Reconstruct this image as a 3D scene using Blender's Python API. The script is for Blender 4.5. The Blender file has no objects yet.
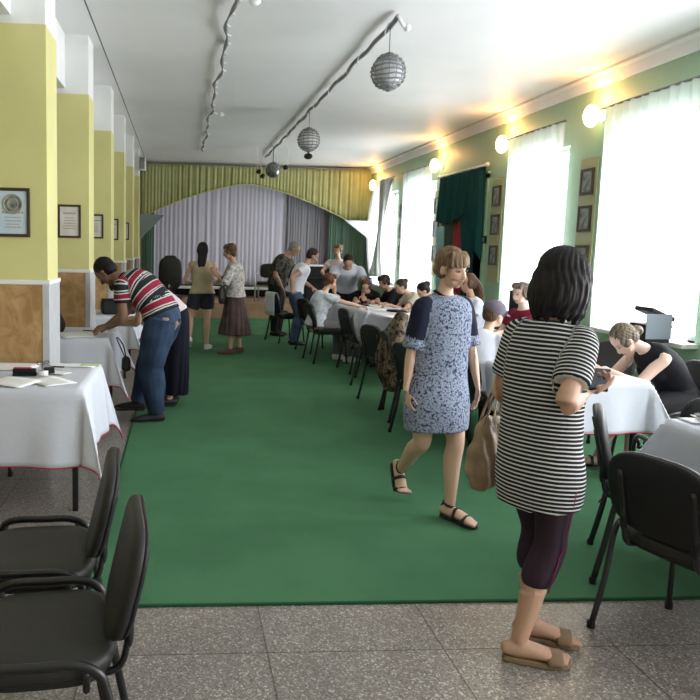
import bpy, bmesh, math, random
import numpy as np
from mathutils import Vector, Matrix

C = bpy.context.scene.collection
SC = bpy.context.scene
random.seed(7)
RNG = np.random.default_rng(11)
V = lambda *a: np.array(a, float)

# ------------------------------------------------------------------ camera, world, light, exposure
cd = bpy.data.cameras.new('camera'); cam = bpy.data.objects.new('camera', cd); C.objects.link(cam)
cd.sensor_fit = 'HORIZONTAL'; cd.sensor_width = 36.0
F_PX, PPX, PPY = 720.0, 233.0, 330.0
cd.lens = 36.0*F_PX/700.0
cd.shift_x = (350-PPX)/700.0
cd.shift_y = (PPY-350)/700.0
CAM_R = np.array([[0.99730344, 0.01323051, 0.07218589], [-0.07018265, -0.11559496, 0.99081391], [0.0214533, -0.99320832, -0.11435469]])
cm = Matrix([[CAM_R[i][0], -CAM_R[i][1], -CAM_R[i][2], (0, 0, 1.6)[i]] for i in range(3)] + [[0, 0, 0, 1]])
cam.matrix_world = cm
cd.clip_start = 0.05
SC.camera = cam

w = bpy.data.worlds.new('World'); SC.world = w; w.use_nodes = True
bg = w.node_tree.nodes['Background']; bg.inputs[0].default_value = (0.80, 0.90, 1.0, 1); bg.inputs[1].default_value = 2.0

SC.view_settings.view_transform = 'Standard'; SC.view_settings.look = 'None'
SC.view_settings.gamma = 1.0; SC.view_settings.use_curve_mapping = False
SC.view_settings.exposure = -0.88

CEIL = 3.66; XL = -0.95; XR = 4.75; YB = 18.9; YF = -4.0; XLL = -4.2
SILL = 0.80; WTOP = 2.93
WINS = [(-3.0, -1.2), (-0.6, 1.2), (1.8, 3.6), (4.1, 5.75), (6.3, 7.72), (8.75, 10.08), (13.42, 14.98), (15.86, 17.2)]
DOORY = (11.15, 13.0)
WIN_POWER = 95.0
for i, (a, b) in enumerate(WINS):
    ld = bpy.data.lights.new('window_daylight', 'AREA'); ld.shape = 'RECTANGLE'
    ld.size = b-a; ld.size_y = WTOP-SILL
    ld.energy = WIN_POWER*(b-a)*(WTOP-SILL); ld.color = (0.94, 0.965, 1.0)
    lo = bpy.data.objects.new('window_daylight', ld); C.objects.link(lo)
    lo.location = (XR+0.42, (a+b)/2, (SILL+WTOP)/2)
    lo.rotation_euler = (0, math.radians(90), 0)          # emits towards -X, into the hall
    lo.rotation_euler = Matrix(((0, 0, 1), (1, 0, 0), (0, 1, 0))).to_euler()

# ------------------------------------------------------------------ materials
def mat(name, col, rough=0.6, spec=0.4, metal=0.0, noise=0.0, nscale=8.0, bump=0.0, bscale=60.0, col2=None, sheen=0.0, emit=None, estr=0.0, coord='Object'):
    m = bpy.data.materials.new(name); m.use_nodes = True
    nt = m.node_tree; b = nt.nodes['Principled BSDF']
    b.inputs['Base Color'].default_value = (*col, 1); b.inputs['Roughness'].default_value = rough
    b.inputs['Specular IOR Level'].default_value = spec; b.inputs['Metallic'].default_value = metal
    if sheen: b.inputs['Sheen Weight'].default_value = sheen
    if emit: b.inputs['Emission Color'].default_value = (*emit, 1); b.inputs['Emission Strength'].default_value = estr
    tc = nt.nodes.new('ShaderNodeTexCoord')
    if noise or col2:
        n = nt.nodes.new('ShaderNodeTexNoise'); n.inputs['Scale'].default_value = nscale; n.inputs['Detail'].default_value = 4
        nt.links.new(tc.outputs[coord], n.inputs['Vector'])
        mx = nt.nodes.new('ShaderNodeMix'); mx.data_type = 'RGBA'
        c2 = col2 if col2 else tuple(max(0, c*(1-noise)) for c in col)
        c1 = col if col2 else tuple(min(1, c*(1+noise*0.5)) for c in col)
        mx.inputs[6].default_value = (*c1, 1); mx.inputs[7].default_value = (*c2, 1)
        rp = nt.nodes.new('ShaderNodeMapRange'); rp.inputs[1].default_value = 0.35; rp.inputs[2].default_value = 0.65
        nt.links.new(n.outputs[0], rp.inputs[0]); nt.links.new(rp.outputs[0], mx.inputs[0])
        nt.links.new(mx.outputs[2], b.inputs['Base Color'])
    if bump:
        n2 = nt.nodes.new('ShaderNodeTexNoise'); n2.inputs['Scale'].default_value = bscale; n2.inputs['Detail'].default_value = 3
        nt.links.new(tc.outputs[coord], n2.inputs['Vector'])
        bp = nt.nodes.new('ShaderNodeBump'); bp.inputs['Strength'].default_value = bump; bp.inputs['Distance'].default_value = 0.01
        nt.links.new(n2.outputs[0], bp.inputs['Height']); nt.links.new(bp.outputs[0], b.inputs['Normal'])
    return m

def attr_ramp(name, period, stops, rough=0.85, warp=0.0, attr='sl'):
    """cloth coloured in bands along the garment; stops = [(pos, colour)...] constant"""
    m = bpy.data.materials.new(name); m.use_nodes = True
    nt = m.node_tree; b = nt.nodes['Principled BSDF']; b.inputs['Roughness'].default_value = rough
    b.inputs['Specular IOR Level'].default_value = 0.15
    a = nt.nodes.new('ShaderNodeAttribute'); a.attribute_name = attr
    mu = nt.nodes.new('ShaderNodeMath'); mu.operation = 'MULTIPLY'; mu.inputs[1].default_value = 1.0/period
    if warp:
        tc = nt.nodes.new('ShaderNodeTexCoord'); n = nt.nodes.new('ShaderNodeTexNoise'); n.inputs['Scale'].default_value = 5.0
        nt.links.new(tc.outputs['Object'], n.inputs['Vector'])
        ma = nt.nodes.new('ShaderNodeMath'); ma.operation = 'MULTIPLY_ADD'; ma.inputs[1].default_value = warp
        nt.links.new(n.outputs[0], ma.inputs[0]); nt.links.new(a.outputs['Fac'], ma.inputs[2]); nt.links.new(ma.outputs[0], mu.inputs[0])
    else:
        nt.links.new(a.outputs['Fac'], mu.inputs[0])
    fr = nt.nodes.new('ShaderNodeMath'); fr.operation = 'FRACT'; nt.links.new(mu.outputs[0], fr.inputs[0])
    r = nt.nodes.new('ShaderNodeValToRGB'); r.color_ramp.interpolation = 'CONSTANT'
    e = r.color_ramp.elements
    while len(e) < len(stops): e.new(0.5)
    for k, (p, c) in enumerate(stops): e[k].position = p; e[k].color = (*c, 1)
    nt.links.new(fr.outputs[0], r.inputs[0]); nt.links.new(r.outputs[0], b.inputs['Base Color'])
    return m

def mottled(name, cols, scale, rough=0.85, thresholds=None):
    m = bpy.data.materials.new(name); m.use_nodes = True
    nt = m.node_tree; b = nt.nodes['Principled BSDF']; b.inputs['Roughness'].default_value = rough; b.inputs['Specular IOR Level'].default_value = 0.15
    tc = nt.nodes.new('ShaderNodeTexCoord'); n = nt.nodes.new('ShaderNodeTexNoise'); n.inputs['Scale'].default_value = scale; n.inputs['Detail'].default_value = 5; n.inputs['Roughness'].default_value = 0.7
    nt.links.new(tc.outputs['Object'], n.inputs['Vector'])
    r = nt.nodes.new('ShaderNodeValToRGB'); e = r.color_ramp.elements
    while len(e) < len(cols): e.new(0.5)
    for k, c in enumerate(cols):
        e[k].position = thresholds[k] if thresholds else 0.36+0.28*k/(len(cols)-1); e[k].color = (*c, 1)
    nt.links.new(n.outputs[0], r.inputs[0]); nt.links.new(r.outputs[0], b.inputs['Base Color'])
    return m

def sheer(name, col, clear):
    m = bpy.data.materials.new(name); m.use_nodes = True; nt = m.node_tree; nt.nodes.clear()
    o = nt.nodes.new('ShaderNodeOutputMaterial'); t = nt.nodes.new('ShaderNodeBsdfTransparent'); d = nt.nodes.new('ShaderNodeBsdfTranslucent'); df = nt.nodes.new('ShaderNodeBsdfDiffuse')
    d.inputs[0].default_value = (*col, 1); df.inputs[0].default_value = (*col, 1)
    m1 = nt.nodes.new('ShaderNodeMixShader'); m2 = nt.nodes.new('ShaderNodeMixShader')
    m1.inputs[0].default_value = 0.45; nt.links.new(d.outputs[0], m1.inputs[1]); nt.links.new(df.outputs[0], m1.inputs[2])
    m2.inputs[0].default_value = 1-clear; nt.links.new(t.outputs[0], m2.inputs[1]); nt.links.new(m1.outputs[0], m2.inputs[2])
    nt.links.new(m2.outputs[0], o.inputs[0]); return m

M = {}
M['black_plastic'] = mat('black_plastic', (0.010, 0.010, 0.011), 0.55, 0.3)
M['black_vinyl'] = mat('black_vinyl', (0.017, 0.016, 0.015), 0.52, 0.4, bump=0.15, bscale=250)
M['black_metal'] = mat('black_metal', (0.010, 0.010, 0.011), 0.33, 0.5)
M['grey_metal'] = mat('grey_metal', (0.42, 0.43, 0.45), 0.35, 0.5, 0.6)
M['chrome'] = mat('chrome', (0.7, 0.7, 0.7), 0.2, 0.5, 0.9)
M['white_cloth'] = mat('white_cloth', (0.64, 0.66, 0.74), 0.9, 0.1, bump=0.12, bscale=35)
M['lilac_cloth'] = mat('lilac_cloth', (0.52, 0.47, 0.68), 0.9, 0.1)
M['red_hem'] = mat('red_hem', (0.45, 0.03, 0.06), 0.8, 0.1)
M['paper'] = mat('paper', (0.86, 0.86, 0.86), 0.8, 0.2)
M['green_paper'] = mat('green_paper', (0.55, 0.70, 0.35), 0.8, 0.2)
M['white_paint'] = mat('white_paint', (0.78, 0.78, 0.77), 0.7, 0.3, noise=0.05, nscale=2)
M['ceiling'] = mat('ceiling_paint', (0.83, 0.82, 0.835), 0.55, 0.35, noise=0.05, nscale=0.7, bump=0.03, bscale=6)
M['yellow'] = mat('yellow_paint', (0.64, 0.60, 0.265), 0.55, 0.35, noise=0.07, nscale=1.6)
M['green_wall'] = mat('green_wall_paint', (0.33, 0.49, 0.34), 0.5, 0.35, noise=0.08, nscale=1.2)
M['pale_wall'] = mat('pale_wall_paint', (0.66, 0.64, 0.42), 0.7, 0.3)
def wood():
    m = bpy.data.materials.new('marbled_wood'); m.use_nodes = True; nt = m.node_tree; b = nt.nodes['Principled BSDF']; b.inputs['Roughness'].default_value = 0.45
    tc = nt.nodes.new('ShaderNodeTexCoord'); mp = nt.nodes.new('ShaderNodeMapping'); mp.inputs['Scale'].default_value = (4, 4, 2.8); n = nt.nodes.new('ShaderNodeTexNoise'); n.inputs['Scale'].default_value = 2.2; n.inputs['Detail'].default_value = 8; n.inputs['Roughness'].default_value = 0.62; n.inputs['Distortion'].default_value = 0.8
    r = nt.nodes.new('ShaderNodeValToRGB'); e = r.color_ramp.elements; e.new(0.5)
    for k, (p, c) in enumerate([(0.36, (0.33, 0.18, 0.07)), (0.5, (0.44, 0.265, 0.115)), (0.66, (0.53, 0.35, 0.17))]): e[k].position = p; e[k].color = (*c, 1)
    nt.links.new(tc.outputs['Object'], mp.inputs[0]); nt.links.new(mp.outputs[0], n.inputs['Vector']); nt.links.new(n.outputs[0], r.inputs[0]); nt.links.new(r.outputs[0], b.inputs['Base Color']); return m
M['wood'] = wood()
def terrazzo():
    m = bpy.data.materials.new('terrazzo'); m.use_nodes = True; nt = m.node_tree; b = nt.nodes['Principled BSDF']; b.inputs['Roughness'].default_value = 0.30; b.inputs['Specular IOR Level'].default_value = 0.45
    L = nt.links.new; N = nt.nodes.new
    tc = N('ShaderNodeTexCoord'); vo = N('ShaderNodeTexVoronoi'); vo.inputs['Scale'].default_value = 150.0; L(tc.outputs['Object'], vo.inputs['Vector'])
    r = N('ShaderNodeValToRGB'); r.color_ramp.interpolation = 'CONSTANT'; e = r.color_ramp.elements
    cols = [(0.0, (0.185, 0.160, 0.140)), (0.42, (0.245, 0.215, 0.19)), (0.66, (0.125, 0.108, 0.095)), (0.80, (0.33, 0.30, 0.265)), (0.93, (0.50, 0.46, 0.41))]
    while len(e) < len(cols): e.new(0.5)
    for k, (p, c) in enumerate(cols): e[k].position = p; e[k].color = (*c, 1)
    sp = N('ShaderNodeSeparateColor'); L(vo.outputs['Color'], sp.inputs[0]); L(sp.outputs[0], r.inputs[0])
    n = N('ShaderNodeTexNoise'); n.inputs['Scale'].default_value = 1.3; n.inputs['Detail'].default_value = 4; L(tc.outputs['Object'], n.inputs['Vector'])
    mr = N('ShaderNodeMapRange'); mr.inputs[1].default_value = 0.3; mr.inputs[2].default_value = 0.7; mr.inputs[3].default_value = 0.86; mr.inputs[4].default_value = 1.18; L(n.outputs[0], mr.inputs[0])
    mul = N('ShaderNodeVectorMath'); mul.operation = 'MULTIPLY'; L(r.outputs[0], mul.inputs[0]); L(mr.outputs[0], mul.inputs[1])
    br = N('ShaderNodeTexBrick'); br.offset = 0.0; br.inputs['Scale'].default_value = 1.0; br.inputs['Mortar Size'].default_value = 0.004; br.inputs['Brick Width'].default_value = 0.72; br.inputs['Row Height'].default_value = 0.72; br.inputs['Mortar Smooth'].default_value = 0.2
    br.inputs['Color1'].default_value = (1, 1, 1, 1); br.inputs['Color2'].default_value = (0.9, 0.9, 0.9, 1); br.inputs['Mortar'].default_value = (0.35, 0.33, 0.3, 1)
    mp = N('ShaderNodeMapping'); mp.inputs['Location'].default_value = (0.36, 0.2, 0); L(tc.outputs['Object'], mp.inputs[0]); L(mp.outputs[0], br.inputs['Vector'])
    m2 = N('ShaderNodeVectorMath'); m2.operation = 'MULTIPLY'; L(mul.outputs[0], m2.inputs[0]); L(br.outputs[0], m2.inputs[1]); L(m2.outputs[0], b.inputs['Base Color'])
    return m
M['terrazzo'] = terrazzo()
M['carpet'] = mat('carpet_green', (0.066, 0.174, 0.088), 0.95, 0.1, noise=0.10, nscale=2.2, bump=0.5, bscale=240)
M['carpet_edge'] = mat('carpet_edge', (0.018, 0.07, 0.03), 0.95, 0.1)
M['sheer'] = sheer('sheer_curtain', (0.86, 0.90, 0.88), 0.42)
M['sheer_grey'] = sheer('sheer_curtain_grey', (0.52, 0.55, 0.54), 0.12)
M['glass'] = sheer('window_glass', (0.9, 0.95, 0.95), 0.97)
M['valance'] = mat('valance_cloth', (0.37, 0.385, 0.18), 0.85, 0.15, noise=0.1, nscale=4)
M['lilac_curtain'] = mat('stage_curtain', (0.56, 0.55, 0.66), 0.85, 0.15)
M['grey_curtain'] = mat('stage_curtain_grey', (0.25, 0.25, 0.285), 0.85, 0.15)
M['green_curtain'] = mat('side_curtain', (0.10, 0.17, 0.13), 0.85, 0.15)
M['teal'] = mat('teal_velvet', (0.012, 0.062, 0.060), 0.85, 0.1)
M['pale_teal'] = mat('pale_teal_cloth', (0.30, 0.52, 0.54), 0.8, 0.2)
M['red_cloth'] = mat('red_cloth', (0.36, 0.045, 0.055), 0.8, 0.2)
M['dark'] = mat('dark_void', (0.02, 0.02, 0.022), 0.9, 0.1)  # near-black colour standing in for unlit space
M['stage_wood'] = mat('stage_wood', (0.36, 0.235, 0.135), 0.6, 0.3, noise=0.2, nscale=3)
M['frame_wood'] = mat('frame_wood', (0.055, 0.035, 0.022), 0.4, 0.4)
M['photo_a'] = mat('photo_print', (0.30, 0.32, 0.28), 0.5, 0.3, col2=(0.12, 0.12, 0.11), nscale=14)
M['casing'] = mat('grey_tile_casing', (0.50, 0.50, 0.52), 0.5, 0.35, noise=0.08, nscale=10)
M['lamp_glass'] = mat('lamp_glass', (1, 0.95, 0.8), 0.4, 0.3, emit=(1.0, 0.80, 0.42), estr=14.0)
M['wire'] = mat('wire', (0.08, 0.08, 0.085), 0.5, 0.4)
M['wire_grey'] = mat('wire_grey', (0.20, 0.20, 0.21), 0.45, 0.4)
M['board_grey'] = mat('board_grey', (0.17, 0.21, 0.22), 0.7, 0.2)
M['leather_tan'] = mat('leather_tan', (0.25, 0.175, 0.105), 0.5, 0.4, noise=0.25, nscale=9, bump=0.25, bscale=30)
M['navy'] = mat('navy_cloth', (0.012, 0.014, 0.030), 0.85, 0.15)

# ------------------------------------------------------------------ mesh helpers
class G:
    """collects shapes and links them as ONE mesh object"""
    def __init__(s): s.v = []; s.f = []; s.m = []; s.n = 0
    def add(s, vs, fs, mi=0):
        k = s.n; s.v.extend([tuple(map(float, p)) for p in vs]); s.n += len(vs)
        s.f.extend([tuple(i+k for i in f) for f in fs]); s.m.extend([mi]*len(fs)); return s
    def box(s, c, d, rot=None, mi=0):
        x, y, z = d[0]/2, d[1]/2, d[2]/2
        P = np.array([(-x, -y, -z), (x, -y, -z), (x, y, -z), (-x, y, -z), (-x, -y, z), (x, -y, z), (x, y, z), (-x, y, z)])
        if rot is not None: P = P@np.array(rot).T
        return s.add(P+np.array(c), [(0, 3, 2, 1), (4, 5, 6, 7), (0, 1, 5, 4), (1, 2, 6, 5), (2, 3, 7, 6), (3, 0, 4, 7)], mi)
    def bb(s, a, b, mi=0): return s.box([(a[i]+b[i])/2 for i in range(3)], [abs(b[i]-a[i]) for i in range(3)], None, mi)
    def rings(s, rs, closed_ends=True, mi=0, loop=False):
        n = len(rs[0]); k = len(rs); vs = [p for r in rs for p in r]; fs = []
        for i in range(k if loop else k-1):
            a = i*n; b = ((i+1) % k)*n
            for j in range(n): fs.append((a+j, a+(j+1) % n, b+(j+1) % n, b+j))
        if closed_ends and not loop:
            fs.append(tuple(reversed(range(n)))); fs.append(tuple(range((k-1)*n, k*n)))
        return s.add(vs, fs, mi)
    def tube(s, pts, r, seg=10, ref=None, sub=1, mi=0, loop=False):
        """r: number, list of numbers, or list of (rw, rd)"""
        pts = np.array(pts, float)
        if np.isscalar(r): r = [r]*len(pts)
        R2 = np.array([(q, q) if np.isscalar(q) else q for q in r], float)
        if sub > 1 and len(pts) > 2: pts, R2 = smooth_path(pts, R2, sub)
        s.rings(sweep(pts, R2, seg, ref, loop), True, mi, loop); return s
    def ell(s, c, r, axes=None, nu=16, nv=10, mi=0):
        vs = [(0, 0, -1)]
        for i in range(1, nv):
            t = -math.pi/2+math.pi*i/nv
            for j in range(nu): a = 2*math.pi*j/nu; vs.append((math.cos(t)*math.cos(a), math.cos(t)*math.sin(a), math.sin(t)))
        vs.append((0, 0, 1)); fs = []
        for j in range(nu): fs.append((0, 1+(j+1) % nu, 1+j))
        for i in range(nv-2):
            for j in range(nu): a = 1+i*nu; b = a+nu; fs.append((a+j, a+(j+1) % nu, b+(j+1) % nu, b+j))
        t = 1+(nv-2)*nu; e = len(vs)-1
        for j in range(nu): fs.append((t+j, t+(j+1) % nu, e))
        P = np.array(vs)*np.array(r)
        if axes is not None: P = P@np.array(axes)
        return s.add(P+np.array(c), fs, mi)
    def prism(s, outline, axis, a, b, mi=0):
        """2-D outline swept along axis (0,1,2) from a to b"""
        def up(p, t): q = list(p); q.insert(axis, t); return q
        n = len(outline); vs = [up(p, a) for p in outline]+[up(p, b) for p in outline]
        fs = [tuple(range(n)), tuple(reversed(range(n, 2*n)))]+[(j, n+j, n+(j+1) % n, (j+1) % n) for j in range(n)]
        return s.add(vs, fs, mi)
    def grid(s, P, mi=0, loop=False):
        P = np.array(P); a, b = P.shape[:2]; fs = []
        for i in range(a-1):
            for j in range(b if loop else b-1): fs.append((i*b+j, i*b+(j+1) % b, (i+1)*b+(j+1) % b, (i+1)*b+j))
        return s.add(P.reshape(-1, 3), fs, mi)
    def build(s, name, m, parent=None, smooth=False, bevel=0.0, solid=0.0, sub=0):
        me = bpy.data.meshes.new(name); me.from_pydata(s.v, [], s.f)
        ms = m if isinstance(m, (list, tuple)) else [m]
        for q in ms: me.materials.append(M[q] if isinstance(q, str) else q)
        if len(ms) > 1: me.polygons.foreach_set('material_index', s.m)
        bm = bmesh.new(); bm.from_mesh(me); bmesh.ops.recalc_face_normals(bm, faces=bm.faces); bm.to_mesh(me); bm.free()
        if smooth: me.polygons.foreach_set('use_smooth', [True]*len(me.polygons))
        o = bpy.data.objects.new(name, me); C.objects.link(o)
        if parent is not None: o.parent = parent
        if solid: d = o.modifiers.new('solid', 'SOLIDIFY'); d.thickness = solid; d.offset = 0
        if bevel: d = o.modifiers.new('bevel', 'BEVEL'); d.width = bevel; d.segments = 2; d.limit_method = 'ANGLE'
        if sub: d = o.modifiers.new('sub', 'SUBSURF'); d.levels = sub; d.render_levels = sub
        return o

def smooth_path(P, R, sub):
    n = len(P); Pe = np.vstack([2*P[0]-P[1], P, 2*P[-1]-P[-2]]); Re = np.vstack([R[0], R, R[-1]])
    o = []; ro = []
    for i in range(n-1):
        for k in range(sub):
            t = k/sub; p0, p1, p2, p3 = Pe[i:i+4]
            o.append(0.5*((2*p1)+(-p0+p2)*t+(2*p0-5*p1+4*p2-p3)*t*t+(-p0+3*p1-3*p2+p3)*t**3))
            q0, q1, q2, q3 = Re[i:i+4]
            ro.append(np.maximum(0.5*((2*q1)+(-q0+q2)*t+(2*q0-5*q1+4*q2-q3)*t*t+(-q0+3*q1-3*q2+q3)*t**3), 0.002))
    o.append(P[-1]); ro.append(R[-1]); return np.array(o), np.array(ro)
def unit(v): v = np.array(v, float); return v/max(np.linalg.norm(v), 1e-9)
def sweep(P, R2, seg=10, ref=None, loop=False):
    n = len(P); T = np.zeros_like(P)
    for i in range(n):
        if loop: T[i] = unit(P[(i+1) % n]-P[i-1])
        else: T[i] = unit(P[min(i+1, n-1)]-P[max(i-1, 0)])
    if ref is None: ref = V(1, 0, 0) if abs(T[0][0]) < 0.8 else V(0, 1, 0)
    ref = np.array(ref, float); out = []
    for i in range(n):
        a = ref-T[i]*np.dot(ref, T[i])
        a = unit(a); b = np.cross(T[i], a); ref = a
        out.append([P[i]+a*R2[i][0]*math.cos(t)+b*R2[i][1]*math.sin(t) for t in np.linspace(0, 2*math.pi, seg, endpoint=False)])
    return out
def rot_ax(ax, a):
    return np.array(Matrix.Rotation(a, 3, Vector(ax)))
def tag(o, label=None, cat=None, group=None, kind=None):
    if label: o['label'] = label
    if cat: o['category'] = cat
    if group: o['group'] = group
    if kind: o['kind'] = kind
    return o
def thing(name, label, cat, loc=(0, 0, 0), rz=0.0, group=None):
    o = bpy.data.objects.new(name, None); o.empty_display_size = 0.1; C.objects.link(o)
    o.location = loc; o.rotation_euler = (0, 0, rz); return tag(o, label, cat, group)
def struct(g, name, m, **k):
    o = g.build(name, m, **k); o['kind'] = 'structure'; return o
def dup(root, loc, rz, label, group=None, name=None):
    r = root.copy(); C.objects.link(r); r.location = loc; r.rotation_euler = (0, 0, rz); r['label'] = label
    if group: r['group'] = group
    for ch in list(root.children):
        c = ch.copy(); C.objects.link(c); c.parent = r
        for g in list(ch.children):
            d = g.copy(); C.objects.link(d); d.parent = c
    return r

# ------------------------------------------------------------------ setting
g = G(); g.bb((XLL, YF, -0.12), (XR+0.3, YB, 0)); struct(g, 'floor', 'terrazzo')
g = G(); g.bb((XLL, YF, CEIL), (XR+0.3, YB, CEIL+0.15)); struct(g, 'ceiling', 'ceiling')
PIER = [(5.21, 5.63), (7.51, 7.93), (9.80, 10.22), (11.95, 12.37), (14.05, 14.47), (15.95, 16.37)]
PIER_ALL = [(0.45, 0.87), (2.85, 3.27)]
g = G(); g.bb((XLL-0.2, YF, 0), (XLL, YB, CEIL)); struct(g, 'wall_left', 'pale_wall')
g = G(); g.bb((XLL-0.2, YF-0.2, 0), (XR+0.3, YF, CEIL)); struct(g, 'wall_rear', 'pale_wall')
g = G(); g.bb((XLL-0.2, YB, 0), (XR+0.3, YB+0.2, CEIL)); struct(g, 'wall_back', 'pale_wall')
# right wall with openings
g = G(); y = YF
ops = sorted([(a, b, SILL, WTOP) for a, b in WINS]+[(DOORY[0], DOORY[1], 0.0, 2.75)])
for a, b, z0, z1 in ops:
    g.bb((XR, y, 0), (XR+0.3, a, CEIL))
    if z0 > 0: g.bb((XR, a, 0), (XR+0.3, b, z0))
    g.bb((XR, a, z1), (XR+0.3, b, CEIL)); y = b
g.bb((XR, y, 0), (XR+0.3, YB, CEIL)); struct(g, 'wall_right', 'green_wall')
# cornice along the right wall
g = G(); g.prism([(XR, CEIL-0.16), (XR-0.03, CEIL-0.16), (XR-0.045, CEIL-0.10), (XR-0.06, CEIL-0.05), (XR-0.11, CEIL-0.03), (XR-0.11, CEIL), (XR, CEIL)], 1, YF, 18.2)
struct(g, 'trim_cornice', 'white_paint')
g = G(); g.bb((XR-0.02, YF, 0), (XR, DOORY[0], 0.10)); struct(g, 'baseboard_right', 'white_paint')
# windows: frame, pane, sill
for i, (a, b) in enumerate(WINS):
    root = thing('window_%d' % (i+1), None, None); root['kind'] = 'structure'
    g = G(); t = 0.06; x0, x1 = XR+0.14, XR+0.2
    g.bb((x0, a, SILL), (x1, a+t, WTOP)); g.bb((x0, b-t, SILL), (x1, b, WTOP)); g.bb((x0, a, SILL), (x1, b, SILL+t)); g.bb((x0, a, WTOP-t), (x1, b, WTOP))
    g.bb((x0, (a+b)/2-t/2, SILL), (x1, (a+b)/2+t/2, WTOP)); g.bb((x0, a, 2.45), (x1, b, 2.45+t*0.8)); g.build('window_frame', 'white_paint', root)
    g = G(); g.bb((XR+0.165, a+t, SILL+t), (XR+0.17, b-t, WTOP-t)); g.build('pane', 'glass', root)
    g = G(); g.bb((XR-0.16, a-0.05, SILL-0.045), (XR+0.16, b+0.05, SILL)); g.build('window_sill', 'white_paint', root, bevel=0.008)

# piers on the left
for i, (a, b) in enumerate(PIER_ALL+PIER):
    root = thing('column_%d' % (i+1), None, None); root['kind'] = 'structure'
    g = G(); g.bb((XL-0.95, a, 1.335), (XL, b, 3.085)); g.build('painted_shaft', 'yellow', root)
    g = G(); g.bb((XL-0.93, a+0.01, 3.085), (XL-0.005, b-0.01, CEIL)); g.build('capital', 'white_paint', root)
    g = G(); g.bb((XL-0.96, a-0.008, 0.10), (XL-0.03, b+0.008, 1.305)); g.build('wood_panel', 'wood', root)
    g = G(); g.bb((XL-0.035, a-0.014, 0.0), (XL+0.012, b+0.014, 1.31)); g.bb((XL-0.97, a-0.016, 0), (XL-0.035, b+0.016, 0.10)); g.build('tile_casing', 'casing', root)
    g = G(); g.bb((XL-0.97, a-0.02, 1.305), (XL+0.02, b+0.02, 1.337)); g.build('dado_cap', 'white_paint', root, bevel=0.006)
# longitudinal beam above the piers
g = G(); g.bb((XL-0.70, YF, 3.14), (XL-0.235, 18.0, CEIL)); struct(g, 'trim_long_beam', 'white_paint')

# carpet runner
g = G(); g.bb((-0.415, 3.07, 0.0), (4.3, 16.15, 0.009)); o = g.build('carpet', 'carpet'); tag(o, 'long green carpet runner covering the middle of the hall floor', 'carpet')
g = G(); g.bb((-0.43, 3.055, 0), (4.3, 3.07, 0.010)); g.bb((-0.43, 3.07, 0), (-0.415, 16.15, 0.010)); g.build('bound_edge', 'carpet_edge', o)

# ------------------------------------------------------------------ stage
g = G(); g.bb((-1.9, 16.25, 0), (XR, YB, 0.34)); struct(g, 'floor_stage', 'stage_wood')
g = G(); g.bb((-1.9, 18.72, 0.34), (XR, 18.78, 0.62)); struct(g, 'stage_gap_shade', 'dark')  # added near-black strip: shade of the gap below the curtain, put into colour
def drape(x0, x1, y, ztop, zbot, waves, amp, n=None, seed=0, yslope=0.0, rows=14):
    r = np.random.default_rng(seed); n = n or int(waves*10); P = []
    ph = r.uniform(0, 6, 4); us = np.linspace(0, 1, n)
    for i in range(rows):
        t = i/(rows-1); row = []
        for u in us:
            zt = ztop(u) if callable(ztop) else ztop; zb = zbot(u) if callable(zbot) else zbot
            a = amp*(0.55+0.45*t)
            off = a*(math.sin(2*math.pi*waves*u+ph[0]+2.2*math.sin(7*u+ph[1])+1.3*math.sin(17*u+ph[3]))*(0.45+0.35*math.sin(11*u+ph[2]))+0.45*math.sin(2*math.pi*waves*1.63*u+ph[2]+t*0.6+1.5*math.sin(9*u)))
            row.append((x0+(x1-x0)*u+0.25*a*math.cos(2*math.pi*waves*u+ph[0]), y+off, zt+(zb-zt)*t))
        P.append(row)
    return P
arch_x0, arch_x1 = -0.78, 4.15
def arch(u):
    x = -1.0+u*(XR+1.0)
    k = (x-1.62)/2.45
    z = 3.16-0.78*abs(k)**1.5
    return max(z, 2.36 if x < 1.6 else 2.30)
g = G(); g.grid(drape(-1.0, XR-0.02, 18.15, 3.60, arch, 41, 0.022, 520, 3, rows=8)); o = g.build('stage_valance', 'valance', smooth=True, solid=0.006)
tag(o, 'yellow-green gathered valance with arched lower edge across the stage front', 'curtain')
g = G(); us = np.linspace(0.02, 0.985, 160); g.tube([(-1.0+u*(XR+0.98), 18.10, arch(u)-0.005) for u in us], 0.013, 6); g.build('edge_braid', mat('braid', (0.55, 0.55, 0.30), 0.8), o)
g = G(); g.tube([(-1.0, 18.13, 3.61), (XR, 18.13, 3.61)], 0.018, 8); g.build('curtain_rail', 'wire_grey', o)
g = G(); g.grid(drape(-0.75, 2.75, 18.60, 3.35, 0.62, 19, 0.018, 330, 5)); o = g.build('stage_curtain', 'lilac_curtain', smooth=True, solid=0.006)
tag(o, 'pale lilac pleated curtain closing the left and centre of the stage', 'curtain')
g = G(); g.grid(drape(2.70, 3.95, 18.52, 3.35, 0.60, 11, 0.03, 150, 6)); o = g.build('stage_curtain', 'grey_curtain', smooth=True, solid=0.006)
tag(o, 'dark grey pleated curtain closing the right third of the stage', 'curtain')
g = G(); g.tube([(2.65, 18.52, 3.36), (4.0, 18.52, 3.36)], .016, 8)
for x in (2.7, 3.3, 3.95): g.tube([(x, 18.52, 3.36), (x, 18.52, CEIL)], .01, 6)
g.build('hanging_rail', 'wire_grey', o)
g = G(); g.grid(drape(-1.0, -0.70, 18.3, 2.6, 0.36, 4, 0.04, 60, 8)); o = g.build('side_curtain', 'green_curtain', smooth=True, solid=0.006)
tag(o, 'narrow green curtain hanging at the left edge of the stage', 'curtain')
g = G(); g.grid(drape(3.72, XR-0.03, 18.3, 2.7, 0.36, 9, 0.05, 110, 9)); o = g.build('side_curtain', 'green_curtain', smooth=True, solid=0.006)
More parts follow.
